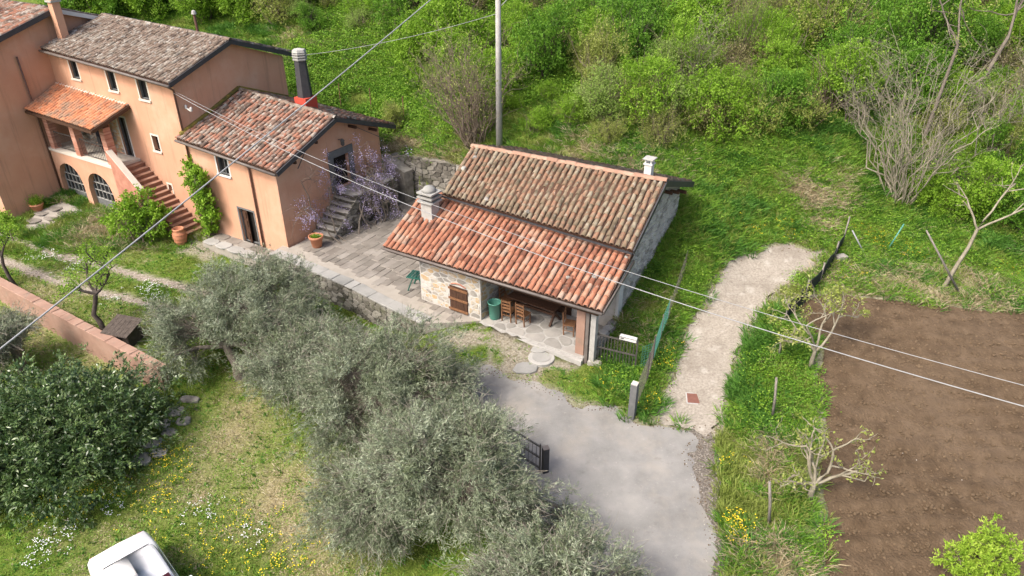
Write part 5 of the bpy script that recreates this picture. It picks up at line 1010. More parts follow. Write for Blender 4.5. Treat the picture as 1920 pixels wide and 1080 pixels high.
LAB={'spring':'fresh light green leafy shrub in the thicket on the hillside','mid':'dark green dense shrub with shadowy gaps in the hillside thicket','yellow':'yellowish sparse shrub on the hillside thicket edge','pale':'pale lime leafy shrub with loose upright shoots in the hillside thicket','bramble':'low tangled brownish bramble bush on the hillside slope','twig':'mostly bare brown twiggy shrub among the green hillside thicket'}
CATN={'spring':'light_green_shrub','mid':'dark_green_shrub','yellow':'yellow_green_shrub','twig':'bare_twig_shrub','pale':'pale_lime_shrub','bramble':'bramble_bush'}
proto={}
def shrub(kind,x,y,s,rz,v,label=None,sz=1.0):
    z=zg(x,y); o=thing(CATN[kind],label or LAB[kind],'shrub',(x,y,z-.1),rz,None if label else CATN[kind].replace('_',' ').replace('bush','bushe')+'s on the hillside'); o.scale=(s,s,s*sz); c,t=KIND[kind][v]
    link(bpy.data.objects.new('crown',c),o); link(bpy.data.objects.new('trunk',t),o); return o
R=RS(77); placed=[]
LOW=[(540,30),(560,85),(700,90),(775,95),(810,205),(960,215),(1010,205),(1090,200),(1150,255),(1300,262),(1380,278),(1480,275),(1560,262),(1640,235),(1760,265),(1860,330),(1990,380),(2150,420)]
tries=0; ZONES=['above the meadow behind the annex','left of the power pole','right of the power pole','above the middle of the cottage ridge','above the small white chimney','above the grassy bank','around the bare hazel clump']
SHORT={'spring':'light green shrub','mid':'dark green shrub','yellow':'yellowish sparse shrub','twig':'brown twiggy shrub','pale':'pale lime shrub','bramble':'tangled bramble bush'}
while tries<9000 and len(placed)<330:
    tries+=1; u=R.uniform(520,2080); v=R.uniform(-120,330); lim=np.interp(u,[p[0] for p in LOW],[p[1] for p in LOW])
    if v>lim-6: continue
    q=T(u,v)
    if q[1]>62: continue
    s=R.choice([.5,.65,.8,1.0,1.25])*R.uniform(.85,1.15)
    if any((q[0]-a)**2+(q[1]-b_)**2<(.85*(s+c_)/2*1.2)**2 for a,b_,c_ in placed): continue
    n=vnoise(np.array([q[0]]),np.array([q[1]]),5.,91)[0]
    if u<960: w=[.34,.12,.14,.18,.12,.10]
    elif u<1330: w=[.28,.42,.06,.08,.12,.04] if v<150 else [.40,.12,.12,.12,.18,.06]
    elif u<1560: w=[.34,.18,.10,.14,.14,.10]
    else: w=[.36,.30,.06,.10,.12,.06]
    k=R.choice(6,p=w); kind=('spring','mid','yellow','twig','pale','bramble')[k]
    if n>.68 and v>90: kind='spring'
    placed.append((q[0],q[1],s)); zone=ZONES[int(np.searchsorted([770,930,1120,1290,1470,1640],u))]; size='small' if s<.62 else 'large' if s>1.05 else 'medium'; ob=shrub(kind,q[0],q[1],s,R.random_sample()*6.28,R.randint(2),sz=R.uniform(.85,1.25)); ob['label']='%s %s %s'%(size,SHORT[kind],zone+(', high on the slope' if v<70 else ', low on the slope' if v>150 else ', halfway up the slope'))
# a few single shrubs standing in the grass below the thicket
for u,v,kind,s,lab in ((1240,270,'twig',.7,'thin bare sapling shrub right behind the small white chimney'),(1140,262,'yellow',.55,'small pale sapling in the grass behind the cottage ridge'),(1000,250,'spring',.55,'small leaning leafy shrub right of the power pole'),(1340,235,'spring',1.05,'bright green bush below the thicket, above the grassy bank'),(1200,225,'spring',1.15,'rounded lime green bush at the foot of the dark thicket'),(745,245,'yellow',.6,'small yellowish bush at the meadow edge right of the annex roof'),(1820,400,'spring',1.0,'green bush on the right behind the bare leaning tree'),(1900,430,'mid',.9,'dark green bush cut by the right picture edge'),(1760,385,'spring',.75,'leafy bush under the large bare hazel clump'),(1070,235,'spring',.6,'low leafy shrub in the grass right behind the cottage ridge')):
    q=T(u,v); shrub(kind,q[0],q[1],s,R.random_sample()*6,R.randint(2),lab)
for k in range(10):   # trees behind the farmhouse at the top left
    u=140+k*48+R.uniform(-12,12); q=T(u,R.uniform(12,40)); shrub(('mid','spring')[k%2] if k<6 else ('yellow','spring')[k%2],q[0],q[1],R.uniform(1.2,1.6),R.random_sample()*6,R.randint(2),'leafy shrub behind the farmhouse roof, number %s from its left chimney'%('one','two','three','four','five','six','seven','eight','nine','ten')[k])
# ---- multi-stemmed bare clumps
def clump(name,label,base,n,hmin,hmax,spread,seed,bark,lean=(0,0),r=.05,leaf=None,nl=0,subs=5):
    R=RS(seed); o=thing(name,label,'bush',base); lines=[]; thin=[]; tips=[]
    for k in range(n):
        a=R.random_sample()*6.28; d=R.uniform(.15,1)**.7*spread; h=R.uniform(hmin,hmax)*(1-.25*d/spread); st=np.array((.45*d/spread*math.cos(a)+R.normal()*.08,.45*d/spread*math.sin(a)+R.normal()*.08,-.2)); en=np.array((d*math.cos(a)+lean[0],d*math.sin(a)+lean[1],h)); P=curve(st,en,R,.10,9); rr=r*R.uniform(.5,1.1); lines.append((P,np.linspace(rr,rr*.2,9)))
        for j in range(subs):
            i=R.randint(3,9); p=P[i]; q=p+unit(np.array([math.cos(a)*.5+R.normal()*.6,math.sin(a)*.5+R.normal()*.6,.8]))*R.uniform(.5,1.6); C=curve(p,q,R,.12,5); thin.append((C,np.linspace(rr*.35,.004,5)))
            for jj in range(4):
                p2=C[R.randint(1,5)]; q2=p2+unit(R.normal(size=3)+np.array([0,0,.7]))*R.uniform(.25,.7); thin.append((curve(p2,q2,R,.1,3),np.linspace(.007,.003,3))); tips.append(q2)
    V,F=poly_tubes(lines,6); V2,F2=poly_tubes(thin,3); link(bpy.data.objects.new('trunk',mesh_np('trunk',np.concatenate([V,V2]),np.concatenate([F,F2+len(V)]),m(bark),True)),o)
    if leaf:
        tips=np.array(tips); c=tips[R.randint(len(tips),size=nl)]+R.normal(size=(nl,3))*.09; V,F,A=leaves(c,R.normal(size=(nl,3)),.08,.05,R,.4); link(bpy.data.objects.new('crown',mesh_np('crown',V,F,m(leaf),False,{'rnd':A})),o)
    return o
nmat('bark_grey',[(.09,.075,.06),(.16,.135,.11),(.24,.21,.17)],scale=4,bump=.004)
clump('hazel_clump','big bare many-stemmed hazel clump on the bank at upper right',gb(1690,372),52,3.8,6.8,3.0,301,'bark_pale',lean=(.2,.8),r=.042,leaf='leaf_yellow',nl=500)
clump('hazel_clump','dense brown many-stemmed bush beside the power pole behind the cottage',gb(890,268),62,3.0,5.6,2.5,302,'bark_brown',lean=(-.4,.6),r=.042,leaf='leaf_yellow',nl=2600,subs=6)
clump('hazel_clump','pale bare stems rising behind the large hazel clump at the right edge',gb(1840,300),20,3.0,5.5,2.2,303,'bark_pale',lean=(.3,.5),r=.04,leaf='leaf_spring',nl=300)
clump('hazel_clump','thin bare stems standing in the thicket right of the dark shrubs',gb(1600,235),14,2.4,4.2,1.4,304,'bark_grey',r=.03,leaf='leaf_spring',nl=900)
clump('hazel_clump','thin grey stems standing in the middle of the hillside thicket',gb(1308,180),9,2.6,4.4,.9,305,'bark_pale',r=.03,leaf='leaf_spring',nl=700)
# ---- bare and budding trees built branch by branch
def grow(R,p,d,L,r,lvl,mx,lines,tips,kids,wander,up,ratio):
    n=5; P=[np.array(p)]; d=unit(np.array(d,float))
    for i in range(n): d=unit(d+R.normal(size=3)*wander+np.array((0,0,up))); P.append(P[-1]+d*L/n)
    P=np.array(P); lines.append((P,np.linspace(r,r*.6 if lvl<mx else .004,n+1)))
    if lvl>=mx: tips.append(P[-1]); tips.append(P[-3]); return
    for k in range(kids):
        i=R.randint(2,n+1) if k else n; q=unit(d+R.normal(size=3)*.75+np.array((0,0,.1))); grow(R,P[i],q,L*ratio*R.uniform(.75,1.2),r*.55,lvl+1,mx,lines,tips,kids,wander,up,ratio)
def bare_tree(name,label,base,limbs,seed,bark,trunkpts,r,mx=2,kids=4,leaf=None,nl=0,wander=.16,up=.05,ratio=.62,lsize=(.11,.05),cat='tree',clus=.12):
    R=RS(seed); o=thing(name,label,cat,base); P=np.array(trunkpts,float); lines=[(P,np.linspace(r*1.15,r*.8,len(P)))]; tips=[]
    for d,L in limbs: grow(R,P[-1]-np.array((0,0,.04)),d,L,r*.62,0,mx,lines,tips,kids,wander,up,ratio)
    V,F=poly_tubes(lines,6); link(bpy.data.objects.new('trunk',mesh_np('trunk',V,F,m(bark),True)),o); tips=np.array(tips)
    if leaf:
        c=tips[R.randint(len(tips),size=nl)]+R.normal(size=(nl,3))*clus; V,F,A=leaves(c,R.normal(size=(nl,3)),lsize[0],lsize[1],R,.5); link(bpy.data.objects.new('crown',mesh_np('crown',V,F,m(leaf),False,{'rnd':A})),o)
    return o
bare_tree('fig_tree','pale bare fruit tree with spreading limbs at the near edge of the field',gb(1517,935),[((-.35,.1,1.0),1.1),((.15,.2,1),1.15),((.55,.1,.8),1.2),((.9,-.1,.55),1.2),((-.8,-.2,.35),.8)],401,'bark_pale',[(0,0,-.1),(.02,0,.3),(.05,.02,.6)],.085,mx=3,kids=3,leaf='leaf_yellow',nl=600,ratio=.62,clus=.06)
bare_tree('fig_tree','budding fruit tree with yellow shoots between the path and the field',gb(1519,690),[((-.25,.2,1.0),1.3),((.3,.3,1),1.2),((.9,.1,.55),1.35),((-.6,.1,.7),1.1)],402,'bark_pale',[(0,0,-.1),(.0,0,.35),(.03,.02,.7)],.075,mx=3,kids=3,leaf='leaf_yellow',nl=1600,ratio=.62,clus=.07)
bare_tree('leaning_tree','bare pale tree leaning right in the grass above the field',gb(1768,540),[((.35,.25,1.0),2.0),((.9,.2,.8),1.9),((-.55,.2,.6),1.2)],403,'bark_pale',[(0,0,-.1),(.25,.05,.9),(.5,.1,1.7),(.62,.15,2.4)],.07,mx=2,kids=3,wander=.1,ratio=.6,leaf='leaf_yellow',nl=60)
a=T(1800,552); b=MB(); dd=ray(1737,432); b.tube([a,cC+dd*((a[1]+.2)/dd[1])],[.045,.03],6); tag(b.build('wooden_prop',m('grey_wood'),None,True),'thin grey pole propped across the leaning bare tree','pole',kind='thing')
bare_tree('tall_tree','tall dark trunk leaning right through the thicket at the top right',gb(1800,215),[((.5,.3,1.0),3.0),((.2,.3,1),2.6)],404,'bark_grey',[(0,0,-.2),(.5,.1,1.2),(.9,.2,2.4),(1.3,.3,3.6)],.10,mx=2,kids=4,leaf='leaf_yellow',nl=700)
bare_tree('tall_tree','tall grey trunk rising straight behind the hazel clump',gb(1730,262),[((.2,.3,1.0),2.8),((-.3,.3,1),2.4)],405,'bark_grey',[(0,0,-.2),(.2,.1,1.5),(.35,.2,2.8),(.5,.3,4.2)],.08,mx=2,kids=4,leaf='leaf_yellow',nl=500)
# crooked blossoming trees beside the track
bare_tree('fruit_tree','crooked dark fruit tree with sparse pale blossom beside the garden wall',gb(197,622),[((-.8,.5,.5),1.3),((-.2,.7,.5),1.2),((.7,.4,.4),1.0),((-.9,-.1,.35),1.1)],406,'bark_dark',[(0,0,-.1),(-.12,.05,.5),(-.30,.1,.75),(-.12,.2,1.3),(-.02,.25,1.7)],.10,mx=2,kids=4,leaf='leaf_spring',nl=2600,ratio=.6,lsize=(.08,.045),clus=.13)
bare_tree('fruit_tree','crooked young fruit tree with fresh leaves at the left picture edge',gb(30,536),[((-.5,.5,.7),1.0),((.3,.4,.8),.9),((-.6,.1,.6),1.0)],407,'bark_dark',[(0,0,-.1),(-.2,.05,.5),(-.28,.1,1.0),(-.22,.15,1.5)],.075,mx=2,kids=4,leaf='leaf_spring',nl=2200,ratio=.6,lsize=(.08,.05),clus=.13)
bare_tree('fruit_tree','slender sapling with fresh leaves at the corner of the tall wing',gb(25,452),[((-.2,.2,1),.6),((.3,.2,.9),.55)],408,'bark_brown',[(0,0,-.1),(.02,0,.3),(.0,.0,.6)],.03,mx=1,kids=4,leaf='leaf_spring',nl=800,ratio=.6,lsize=(.09,.055),clus=.12)
# shrubs on the farmhouse walls
R=RS(51); B=gb(268,462); make_tree('leafy_shrub','broad light green shrub in front of the brick stair','shrub',B,[((0,.5,1.5),(1.1,.8,.9)),((-.7,.4,1.3),(.9,.7,.7)),((.7,.3,1.2),(.8,.7,.7)),((.1,.6,2.1),(.7,.6,.5))],260,34,.34,.13,.08,'leaf_spring','bark_brown',R,stems=4,limb=.03,shell=.4,up=.5)
R=RS(52); q=pl(-5.1,-.35); B=(q[0],q[1],-.7); make_tree('wall_climber','tall leafy climber on the corner between farmhouse and annex','climber',B,[((0,0,.8),(.5,.3,.5)),((.45,-.1,1.4),(.6,.3,.45)),((-.15,.0,2.0),(.55,.3,.5)),((.5,-.2,2.4),(.55,.3,.4)),((-.2,.0,3.0),(.6,.3,.5)),((.55,-.2,3.4),(.6,.25,.35)),((-.6,.3,3.5),(.4,.25,.4))],230,30,.28,.13,.08,'leaf_spring','bark_brown',R,stems=3,limb=.035,shell=.3,up=.3,rz=PTH)
q=pl(1.9,4.2); B=(q[0],q[1],0)
R=RS(53); o=thing('wisteria','twisting grey wisteria with mauve blossom over the stone landing','climber',B,PTH); lines=[]; tips=[]
for k in range(12):
    st=np.array((.05+R.normal()*.1,R.uniform(-2.8,1.8),-.05)); en=np.array((-.7+R.normal()*.5,st[1]+R.normal()*.6,R.uniform(1.9,3.0))); ST=curve(st,en,R,.25,8); lines.append((ST,np.linspace(.045,.02,8)))
    for j in range(11): grow(R,ST[R.randint(4,8)],R.normal(size=3)*np.array((.8,1.2,.5))+np.array((.1,0,.2)),R.uniform(.6,1.3),.010,0,1,lines,tips,4,.35,.0,.7)
V,F=poly_tubes(lines,5); link(bpy.data.objects.new('trunk',mesh_np('trunk',V,F,m('bark_grey'),True)),o); tips=np.array(tips); nl=8000
ti=R.randint(len(tips),size=230); c=tips[ti[R.randint(230,size=nl)]]+R.normal(size=(nl,3))*np.array((.10,.10,.15))-np.array((0,0,.10)); V,F,A=leaves(c,R.normal(size=(nl,3)),.05,.035,R,.2); link(bpy.data.objects.new('blossom',mesh_np('blossom',V,F,m('wisteria'),False,{'rnd':A})),o)
# plants in pots
for (x,y,z),lab in zip(POTS,('short green seedlings growing in the terrace flower pot','round leafy plant growing in the low pot by the wing wall')):
    R=RS(int(abs(x)*10)); big='round' in lab; o=thing('pot_plant',lab,'plant',(x,y,z)); n=900 if big else 500; d=R.normal(size=(n,3))*(np.array((.17,.17,.14)) if big else np.array((.10,.10,.03)))+np.array((0,0,.16 if big else .02)); V,F,A=leaves(d,d+R.normal(size=(n,3))*.1+np.array((0,0,.2)),.09,.03,R,.2); link(bpy.data.objects.new('foliage',mesh_np('foliage',V,F,m('leaf_spring'),False,{'rnd':A})),o); b=MB(); b.lathe([(.012,-.05),(.006,.15)],k=5); b.build('stem',m('bark_brown'),o)
# lime green bush at bottom right
R=RS(54); B=gb(1815,1130); make_tree('young_tree','bright lime green young tree at the bottom right on the ploughed soil','tree',B,[((0,0,1.5),(.55,.5,.6)),((-.55,.2,1.3),(.40,.35,.5)),((.45,.1,1.6),(.35,.3,.55)),((-.05,.2,2.2),(.22,.2,.5)),((-.35,.2,1.8),(.22,.2,.35)),((.1,-.3,1.0),(.6,.5,.5))],330,34,.18,.10,.032,'leaf_lime','bark_brown',R,trunk=(.05,.7),limb=.03,shell=.3,up=.2)
# ------------------------------------------------------------------ grass, flowers, clods: scattered tufts
SRC=bpy.data.collections.new('tuft_sources')
leafm('g_fresh',[(0.095,0.207,0.020),(0.146,0.291,0.028),(0.198,0.364,0.042),(0.267,0.414,0.080)],trans=.35)
leafm('g_yellow',[(0.171,0.231,0.040),(0.261,0.320,0.070),(0.351,0.389,0.130)],trans=.3)
leafm('g_straw',[(.27,.215,.115),(.40,.335,.20),(.52,.46,.32)],trans=.2)
leafm('g_deep',[(0.052,0.146,0.020),(0.086,0.213,0.030),(0.129,0.280,0.045)],trans=.3)
nmat('flower_yellow',[(.75,.55,.02),(.85,.68,.05)],scale=9,rough=.6); nmat('flower_white',[(.75,.76,.78),(.85,.85,.85)],scale=9,rough=.6)
nmat('clod',[(.065,.044,.025),(.115,.08,.048),(.165,.12,.075)],scale=7,bump=.01); nmat('pebble',[(.30,.27,.23),(.5,.46,.4),(.62,.58,.52)],scale=9)
def tuft(name,mats,n,h,spread,w,seed,lean=.5,flower=None):
    R=RS(seed); V=[];F=[];A=[]
    for k in range(n):
        a=R.random_sample()*6.28; r=spread*R.random_sample()**.5; p=np.array((r*math.cos(a),r*math.sin(a),-.02)); d=np.array((math.cos(a)*lean*R.uniform(.3,1.4)+R.normal()*.2,math.sin(a)*lean*R.uniform(.3,1.4)+R.normal()*.2,1.)); d/=np.linalg.norm(d); L=h*R.uniform(.5,1.2); s=unit(np.cross(d,R.normal(size=3)))*w*.5; mid=p+d*L*.55; tip=p+d*L*.85+np.array((d[0],d[1],-.15))*L*.3; i=len(V)
        V+=[p-s,p+s,mid+s*.8,mid-s*.8,tip-s*.15,tip+s*.15]; F+=[(i,i+1,i+2,i+3),(i+3,i+2,i+5,i+4)]; A+=[R.random_sample()]*6
    me=mesh_np(name,V,F,m(mats),False,{'rnd':A})
    if flower:
        b=MB(); 
        for k in range(3):
            a=R.random_sample()*6.28; r=spread*R.random_sample(); x,y,z=r*math.cos(a),r*math.sin(a),h*R.uniform(.8,1.15); q=.012
            b.poly([(x-q,y-q,z),(x+q,y-q,z+.008),(x+q,y+q,z),(x-q,y+q,z+.006)])
        me.materials.append(m(flower)); V=np.concatenate([np.array(V),np.array(b.v)]); 
        me2=bpy.data.meshes.new(name); me2.from_pydata([tuple(v) for v in V],[],[tuple(f) for f in F]+[tuple(i+len(A) for i in f) for f in b.f]); t=me2.attributes.new('rnd','FLOAT','POINT'); t.data.foreach_set('value',A+[0]*len(b.v)); me2.materials.append(m(mats)); me2.materials.append(m(flower)); me2.polygons.foreach_set('material_index',[0]*len(F)+[1]*len(b.f)); me2.update(); me=me2
    return me
def blob(name,mat,k,seed):
    R=RS(seed); b=MB(); n=6
    for rr,z in ((.7,-.4),(1,.1),(.55,.6)):
        for q in range(n): a=6.283*q/n; f=R.uniform(.7,1.25); b.v.append((k*rr*f*math.cos(a),k*rr*f*math.sin(a),k*z)); b.a.append(0)
    for j in range(2):
        for q in range(n): a=j*n+q; c=j*n+(q+1)%n; b.f.append((a,c,c+n,a+n))
    b.f.append(tuple(range(2*n,3*n))); return b.mesh(name,m(mat))
def scatter(name,meshes,P,scale,ix,seed,kind='stuff',tilt=.12):
    coll=bpy.data.collections.new(name+'_source')
    for k,me in enumerate(meshes): o=bpy.data.objects.new('%s_src_%02d'%(name,k),me); coll.objects.link(o)
    R=RS(seed); n=len(P); me=bpy.data.meshes.new(name); me.vertices.add(n); me.vertices.foreach_set('co',np.asarray(P,np.float32).ravel())
    for nm,a in (('scl',scale),):
        t=me.attributes.new(nm,'FLOAT','POINT'); t.data.foreach_set('value',np.asarray(a,np.float32))
    t=me.attributes.new('pick','INT','POINT'); t.data.foreach_set('value',np.asarray(ix,np.int32))
    rot=np.stack([R.normal(size=n)*tilt,R.normal(size=n)*tilt,R.random_sample(n)*6.283],-1); t=me.attributes.new('rot','FLOAT_VECTOR','POINT'); t.data.foreach_set('vector',rot.astype(np.float32).ravel())
    o=tag(link(bpy.data.objects.new(name,me)),kind=kind); ng=bpy.data.node_groups.new(name,'GeometryNodeTree'); ng.interface.new_socket('Geometry',in_out='INPUT',socket_type='NodeSocketGeometry'); ng.interface.new_socket('Geometry',in_out='OUTPUT',socket_type='NodeSocketGeometry'); N=ng.nodes; L=ng.links
    gi=N.new('NodeGroupInput'); go=N.new('NodeGroupOutput'); ip=N.new('GeometryNodeInstanceOnPoints'); ci=N.new('GeometryNodeCollectionInfo'); ci.inputs['Collection'].default_value=coll; ci.inputs['Separate Children'].default_value=True; ci.inputs['Reset Children'].default_value=True
    def na(nm,ty):
        a=N.new('GeometryNodeInputNamedAttribute'); a.data_type=ty; a.inputs['Name'].default_value=nm; return [s for s in a.outputs if s.enabled and s.name=='Attribute'][0]
    ip.inputs['Pick Instance'].default_value=True; L.new(gi.outputs[0],ip.inputs['Points']); L.new(ci.outputs[0],ip.inputs['Instance']); L.new(na('pick','INT'),ip.inputs['Instance Index']); L.new(na('scl','FLOAT'),ip.inputs['Scale']); er=N.new('FunctionNodeEulerToRotation'); L.new(na('rot','FLOAT_VECTOR'),er.inputs[0]); L.new(er.outputs[0],ip.inputs['Rotation']); L.new(ip.outputs[0],go.inputs[0])
    md=o.modifiers.new('scatter','NODES'); md.node_group=ng; return o
R=RS(99)
def field_pts(n,x0,x1,y0,y1):
    x=R.uniform(x0,x1,n); y=R.uniform(y0,y1,n); return x,y
def visible(x,y,mrg=60):
    z=Z0(x,y); d=np.stack([x,y,z-CAM_H],-1); w=d@cF; u=960+FPX*d[:,0]/w; v=540-FPX*(d@cU)/w; return (u>-mrg)&(u<1920+mrg)&(v>-mrg)&(v<1080+mrg+60)
x,y=field_pts(240000,-32,30,8,60); k=visible(x,y)&~nograss(x,y); x=x[k]; y=y[k]
lush=np.where(y>27,1.,0.)
k=R.random_sample(len(x))<np.where(y>36,.45,.95); x=x[k]; y=y[k]; dr=f_dry(x,y); ba=f_bare(x,y); k=R.random_sample(len(x))>ba*1.05; x=x[k];y=y[k];dr=dr[k]
rightside=(x>3.5)&(y>11); lawn=(x<3)&(y<31)
# tall tufts on the right strips and the bank, short mown grass on the lawns
z=Zt(x,y); n3=fbm(x,y,1.3,31); rr=R.random_sample(len(x)); 
pick=np.zeros(len(x),int); pick[rr<.55]=0; pick[(rr>=.55)&(rr<.8)]=1; pick[rr>=.8]=2; straw=R.random_sample(len(x))<dr*1.1; pick[straw]=3; deep=(n3>.62)&~straw; pick[deep]=2; yel=(n3<.36)&~straw; pick[yel]=1; n4=fbm(x,y,.45,131); sp=(n4>.62)&lawn&(R.random_sample(len(x))<.22); pick[sp]=3; pick[(n4<.33)&lawn]=0
tall=(~lawn); 
pick[lawn&deep&(R.random_sample(len(x))<.75)]=0
scl=np.where(lawn,R.uniform(.7,1.3,len(x)),R.uniform(.9,1.7,len(x))*(.7+.7*n3))
short=[tuft('t0','g_fresh',14,.10,.14,.026,1,1.0),tuft('t1','g_yellow',14,.10,.14,.024,2,1.0),tuft('t2','g_deep',14,.10,.14,.030,3,1.0),tuft('t3','g_straw',13,.10,.16,.018,4,1.5)]
long_=[tuft('l0','g_fresh',26,.26,.13,.018,5,.8),tuft('l1','g_yellow',26,.25,.13,.017,6,.9),tuft('l2','g_deep',26,.26,.14,.019,7,.8),tuft('l3','g_straw',24,.28,.13,.015,8,1.1)]
P=np.stack([x,y,z],-1)
scatter('lawn_grass',short,P[lawn],scl[lawn],pick[lawn],5); kt=tall&(R.random_sample(len(x))<.75); scatter('meadow_grass',long_,P[kt],scl[kt],pick[kt],6)
# leafy weeds on the bank and strips
def leaf_clump(name,mat,n,L,W,seed,h=.2):
    R=RS(seed); c=R.normal(size=(n,3))*np.array((.14,.14,.06))+np.array((0,0,h*.6)); V,F,A=leaves(c,R.normal(size=(n,3))*np.array((1,1,.4)),L,W,R,1.0); return mesh_np(name,V,F,m(mat),False,{'rnd':A})
wx,wy=field_pts(60000,-14,30,12,54); k=visible(wx,wy)&~nograss(wx,wy)&(fbm(wx,wy,2.2,61)>np.where((wx<9.5)&(wy<24),.66,np.where(wy>35,.36,.5)))&((wx>3.5)|(wy>36)); wx=wx[k];wy=wy[k]; scatter('leafy_weeds',[leaf_clump('w0','leaf_mid',44,.055,.035,1),leaf_clump('w1','leaf_spring',44,.055,.035,2),leaf_clump('w2','g_fresh',44,.07,.028,3)],np.stack([wx,wy,Zt(wx,wy)],-1),R.uniform(.7,1.5,len(wx))*np.where(wy>36,1.5,1),R.randint(3,size=len(wx)),8)
# flowers
fl=[]; 
def patch(u,v,r,n,kind):
    q=T(u,v); a=R.random_sample(n)*6.283; d=r*np.sqrt(R.random_sample(n))*R.uniform(.3,1,n); 
    for i in range(n): fl.append((q[0]+d[i]*math.cos(a[i]),q[1]+d[i]*math.sin(a[i]),kind))
for u,v,r,n,kk in [(100,1010,1.2,30,1),(60,1050,1.0,25,1),(130,990,.7,15,1),(215,955,.6,20,1),(230,920,1.2,30,0),(160,940,1.2,40,0),(90,960,1.0,35,0),(310,910,1.2,45,0),(320,860,.9,40,0),(430,1000,1.9,70,0),(500,1060,1.6,60,0),(300,960,1.6,30,0),(560,1050,1.2,30,0),(380,960,1.0,25,1),(470,1010,.9,20,1),(90,480,1.3,60,1),(140,500,1.3,60,1),(290,555,1.0,40,1),(210,560,.8,20,1),(280,540,.8,40,1),(400,590,.8,30,1),(1240,685,.5,25,0),(1215,750,.8,22,0),(1130,720,.9,14,0),(1260,660,.5,20,0),(1640,450,1.0,110,0),(1690,470,1.0,160,0),(1410,430,.9,30,0),(1470,430,.9,35,0),(1380,980,.6,50,0),(1385,1010,.5,40,0),(1370,870,.6,14,0),(1600,520,1.0,25,0),(1880,510,1.0,25,0),(1360,330,1.2,20,0),(620,690,.8,25,1),(680,700,1,15,1)]: patch(u,v,r,n,kk)
fl=np.array(fl); k=~nograss(fl[:,0],fl[:,1]); fl=fl[k]; scatter('meadow_flowers',[tuft('f0','g_fresh',8,.16,.10,.022,21,.6,'flower_yellow'),tuft('f1','g_fresh',8,.12,.10,.022,22,.6,'flower_white')],np.stack([fl[:,0],fl[:,1],Zt(fl[:,0],fl[:,1])],-1),R.uniform(.8,1.3,len(fl)),fl[:,2].astype(int),9)
# straw tussocks on the bank
tp_=np.array([T(u+R.normal()*8,v+R.normal()*6)[:2] for u,v in [(1500,345),(1525,372),(1560,380),(1545,420),(1575,345),(1590,330),(1440,840),(1440,900),(1462,770),(1500,1060),(1445,870),(1430,680),(1600,385),(1495,380)] for _ in range(3)]); scatter('dry_tussocks',[tuft('s0','g_straw',70,.42,.12,.018,23,1.4)],np.stack([tp_[:,0],tp_[:,1],Zt(tp_[:,0],tp_[:,1])],-1),R.uniform(.7,1.2,len(tp_)),np.zeros(len(tp_)),10)
# clods and pebbles
cx,cy=field_pts(45000,5,30,8,30); k=visible(cx,cy)&(polysd(FIELD,cx,cy)<-.1); cx=cx[k];cy=cy[k]; zc=Z0(cx,cy)+.03+(fbm(cx,cy,.45,65)-.5)*.1+(fbm(cx,cy,3.,66)-.5)*.12
pk=np.where(R.random_sample(len(cx))<.005,2,R.randint(2,size=len(cx))); scatter('soil_clods',[blob('c0','clod',.045,1),blob('c1','clod',.06,2),blob('c2','pebble',.035,3)],np.stack([cx,cy,zc],-1),R.uniform(.25,1.05,len(cx))**1.7,pk,11)
gx_,gy_=field_pts(40000,-8,12,8,30); e=np.minimum(np.abs(polysd(PATH,gx_,gy_)),np.abs(polysd(DRIVE,gx_,gy_))); g2=polysd(GRAVEL,gx_,gy_); k=visible(gx_,gy_)&((e<.22)|((g2<0)&(polysd(DRIVE,gx_,gy_)>0)))&(cutd(gx_,gy_)>0); gx_=gx_[k];gy_=gy_[k]; scatter('loose_gravel',[blob('p0','stone_grey',.018,4),blob('p1','clod',.024,5)],np.stack([gx_,gy_,Z0(gx_,gy_)+.012],-1),R.uniform(.4,1.2,len(gx_)),R.randint(2,size=len(gx_)),12)
# ------------------------------------------------------------------ white car, cut by the lower left edge
nmat('car_white',[(.80,.80,.80),(.83,.83,.83)],scale=1,rough=.22,spec=.5); nmat('car_glass',[(.42,.45,.47),(.5,.53,.55)],scale=1,rough=.08,spec=.6); nmat('screen_glass',[(.035,.008,.010),(.09,.016,.02)],scale=2,rough=.1,spec=.5); nmat('rubber',[(.012,.012,.012),(.02,.02,.02)],scale=4,rough=.8); nmat('lamp_red',[(.22,.012,.015),(.30,.02,.02)],scale=2,rough=.15,spec=.5); nmat('chrome',[(.5,.5,.5),(.6,.6,.6)],scale=2,rough=.25,metal=.8)
hd=math.radians(-46)     # heading of the bonnet, towards the camera and to the right
REAR=T(236,1066); fx=np.array((math.cos(hd),math.sin(hd))); CL=np.array(REAR[:2])+fx*1.9; cz=zg(CL[0],CL[1])
car=thing('parked_car','small white car parked on the lower lawn, cut by the bottom edge','car',(CL[0],CL[1],cz+.02),hd)
def loft(secs):
    """secs: list of (x, [(y,z)...]) half profiles mirrored"""
    b=MB(); rows=[]
    for x,pr in secs:
        full=[(-y,z) for y,z in pr]+[(y,z) for y,z in pr[::-1]]; rows.append([(x,y,z) for y,z in full])
    n=len(rows[0])
    for r in rows: b.v+=r; b.a+=[0]*n
    for i in range(len(rows)-1):
        for k in range(n): b.f.append((i*n+k,i*n+(k+1)%n,(i+1)*n+(k+1)%n,(i+1)*n+k))
    b.f.append(tuple(range(n))); b.f.append(tuple(range((len(rows)-1)*n,len(rows)*n))[::-1]); return b
low=lambda w,zt_,zb=.28:[(w*.92,zb),(w,zb+.12),(w,zt_*.62),(w*.97,zt_*.86),(w*.86,zt_),(.0,zt_*1.03)]
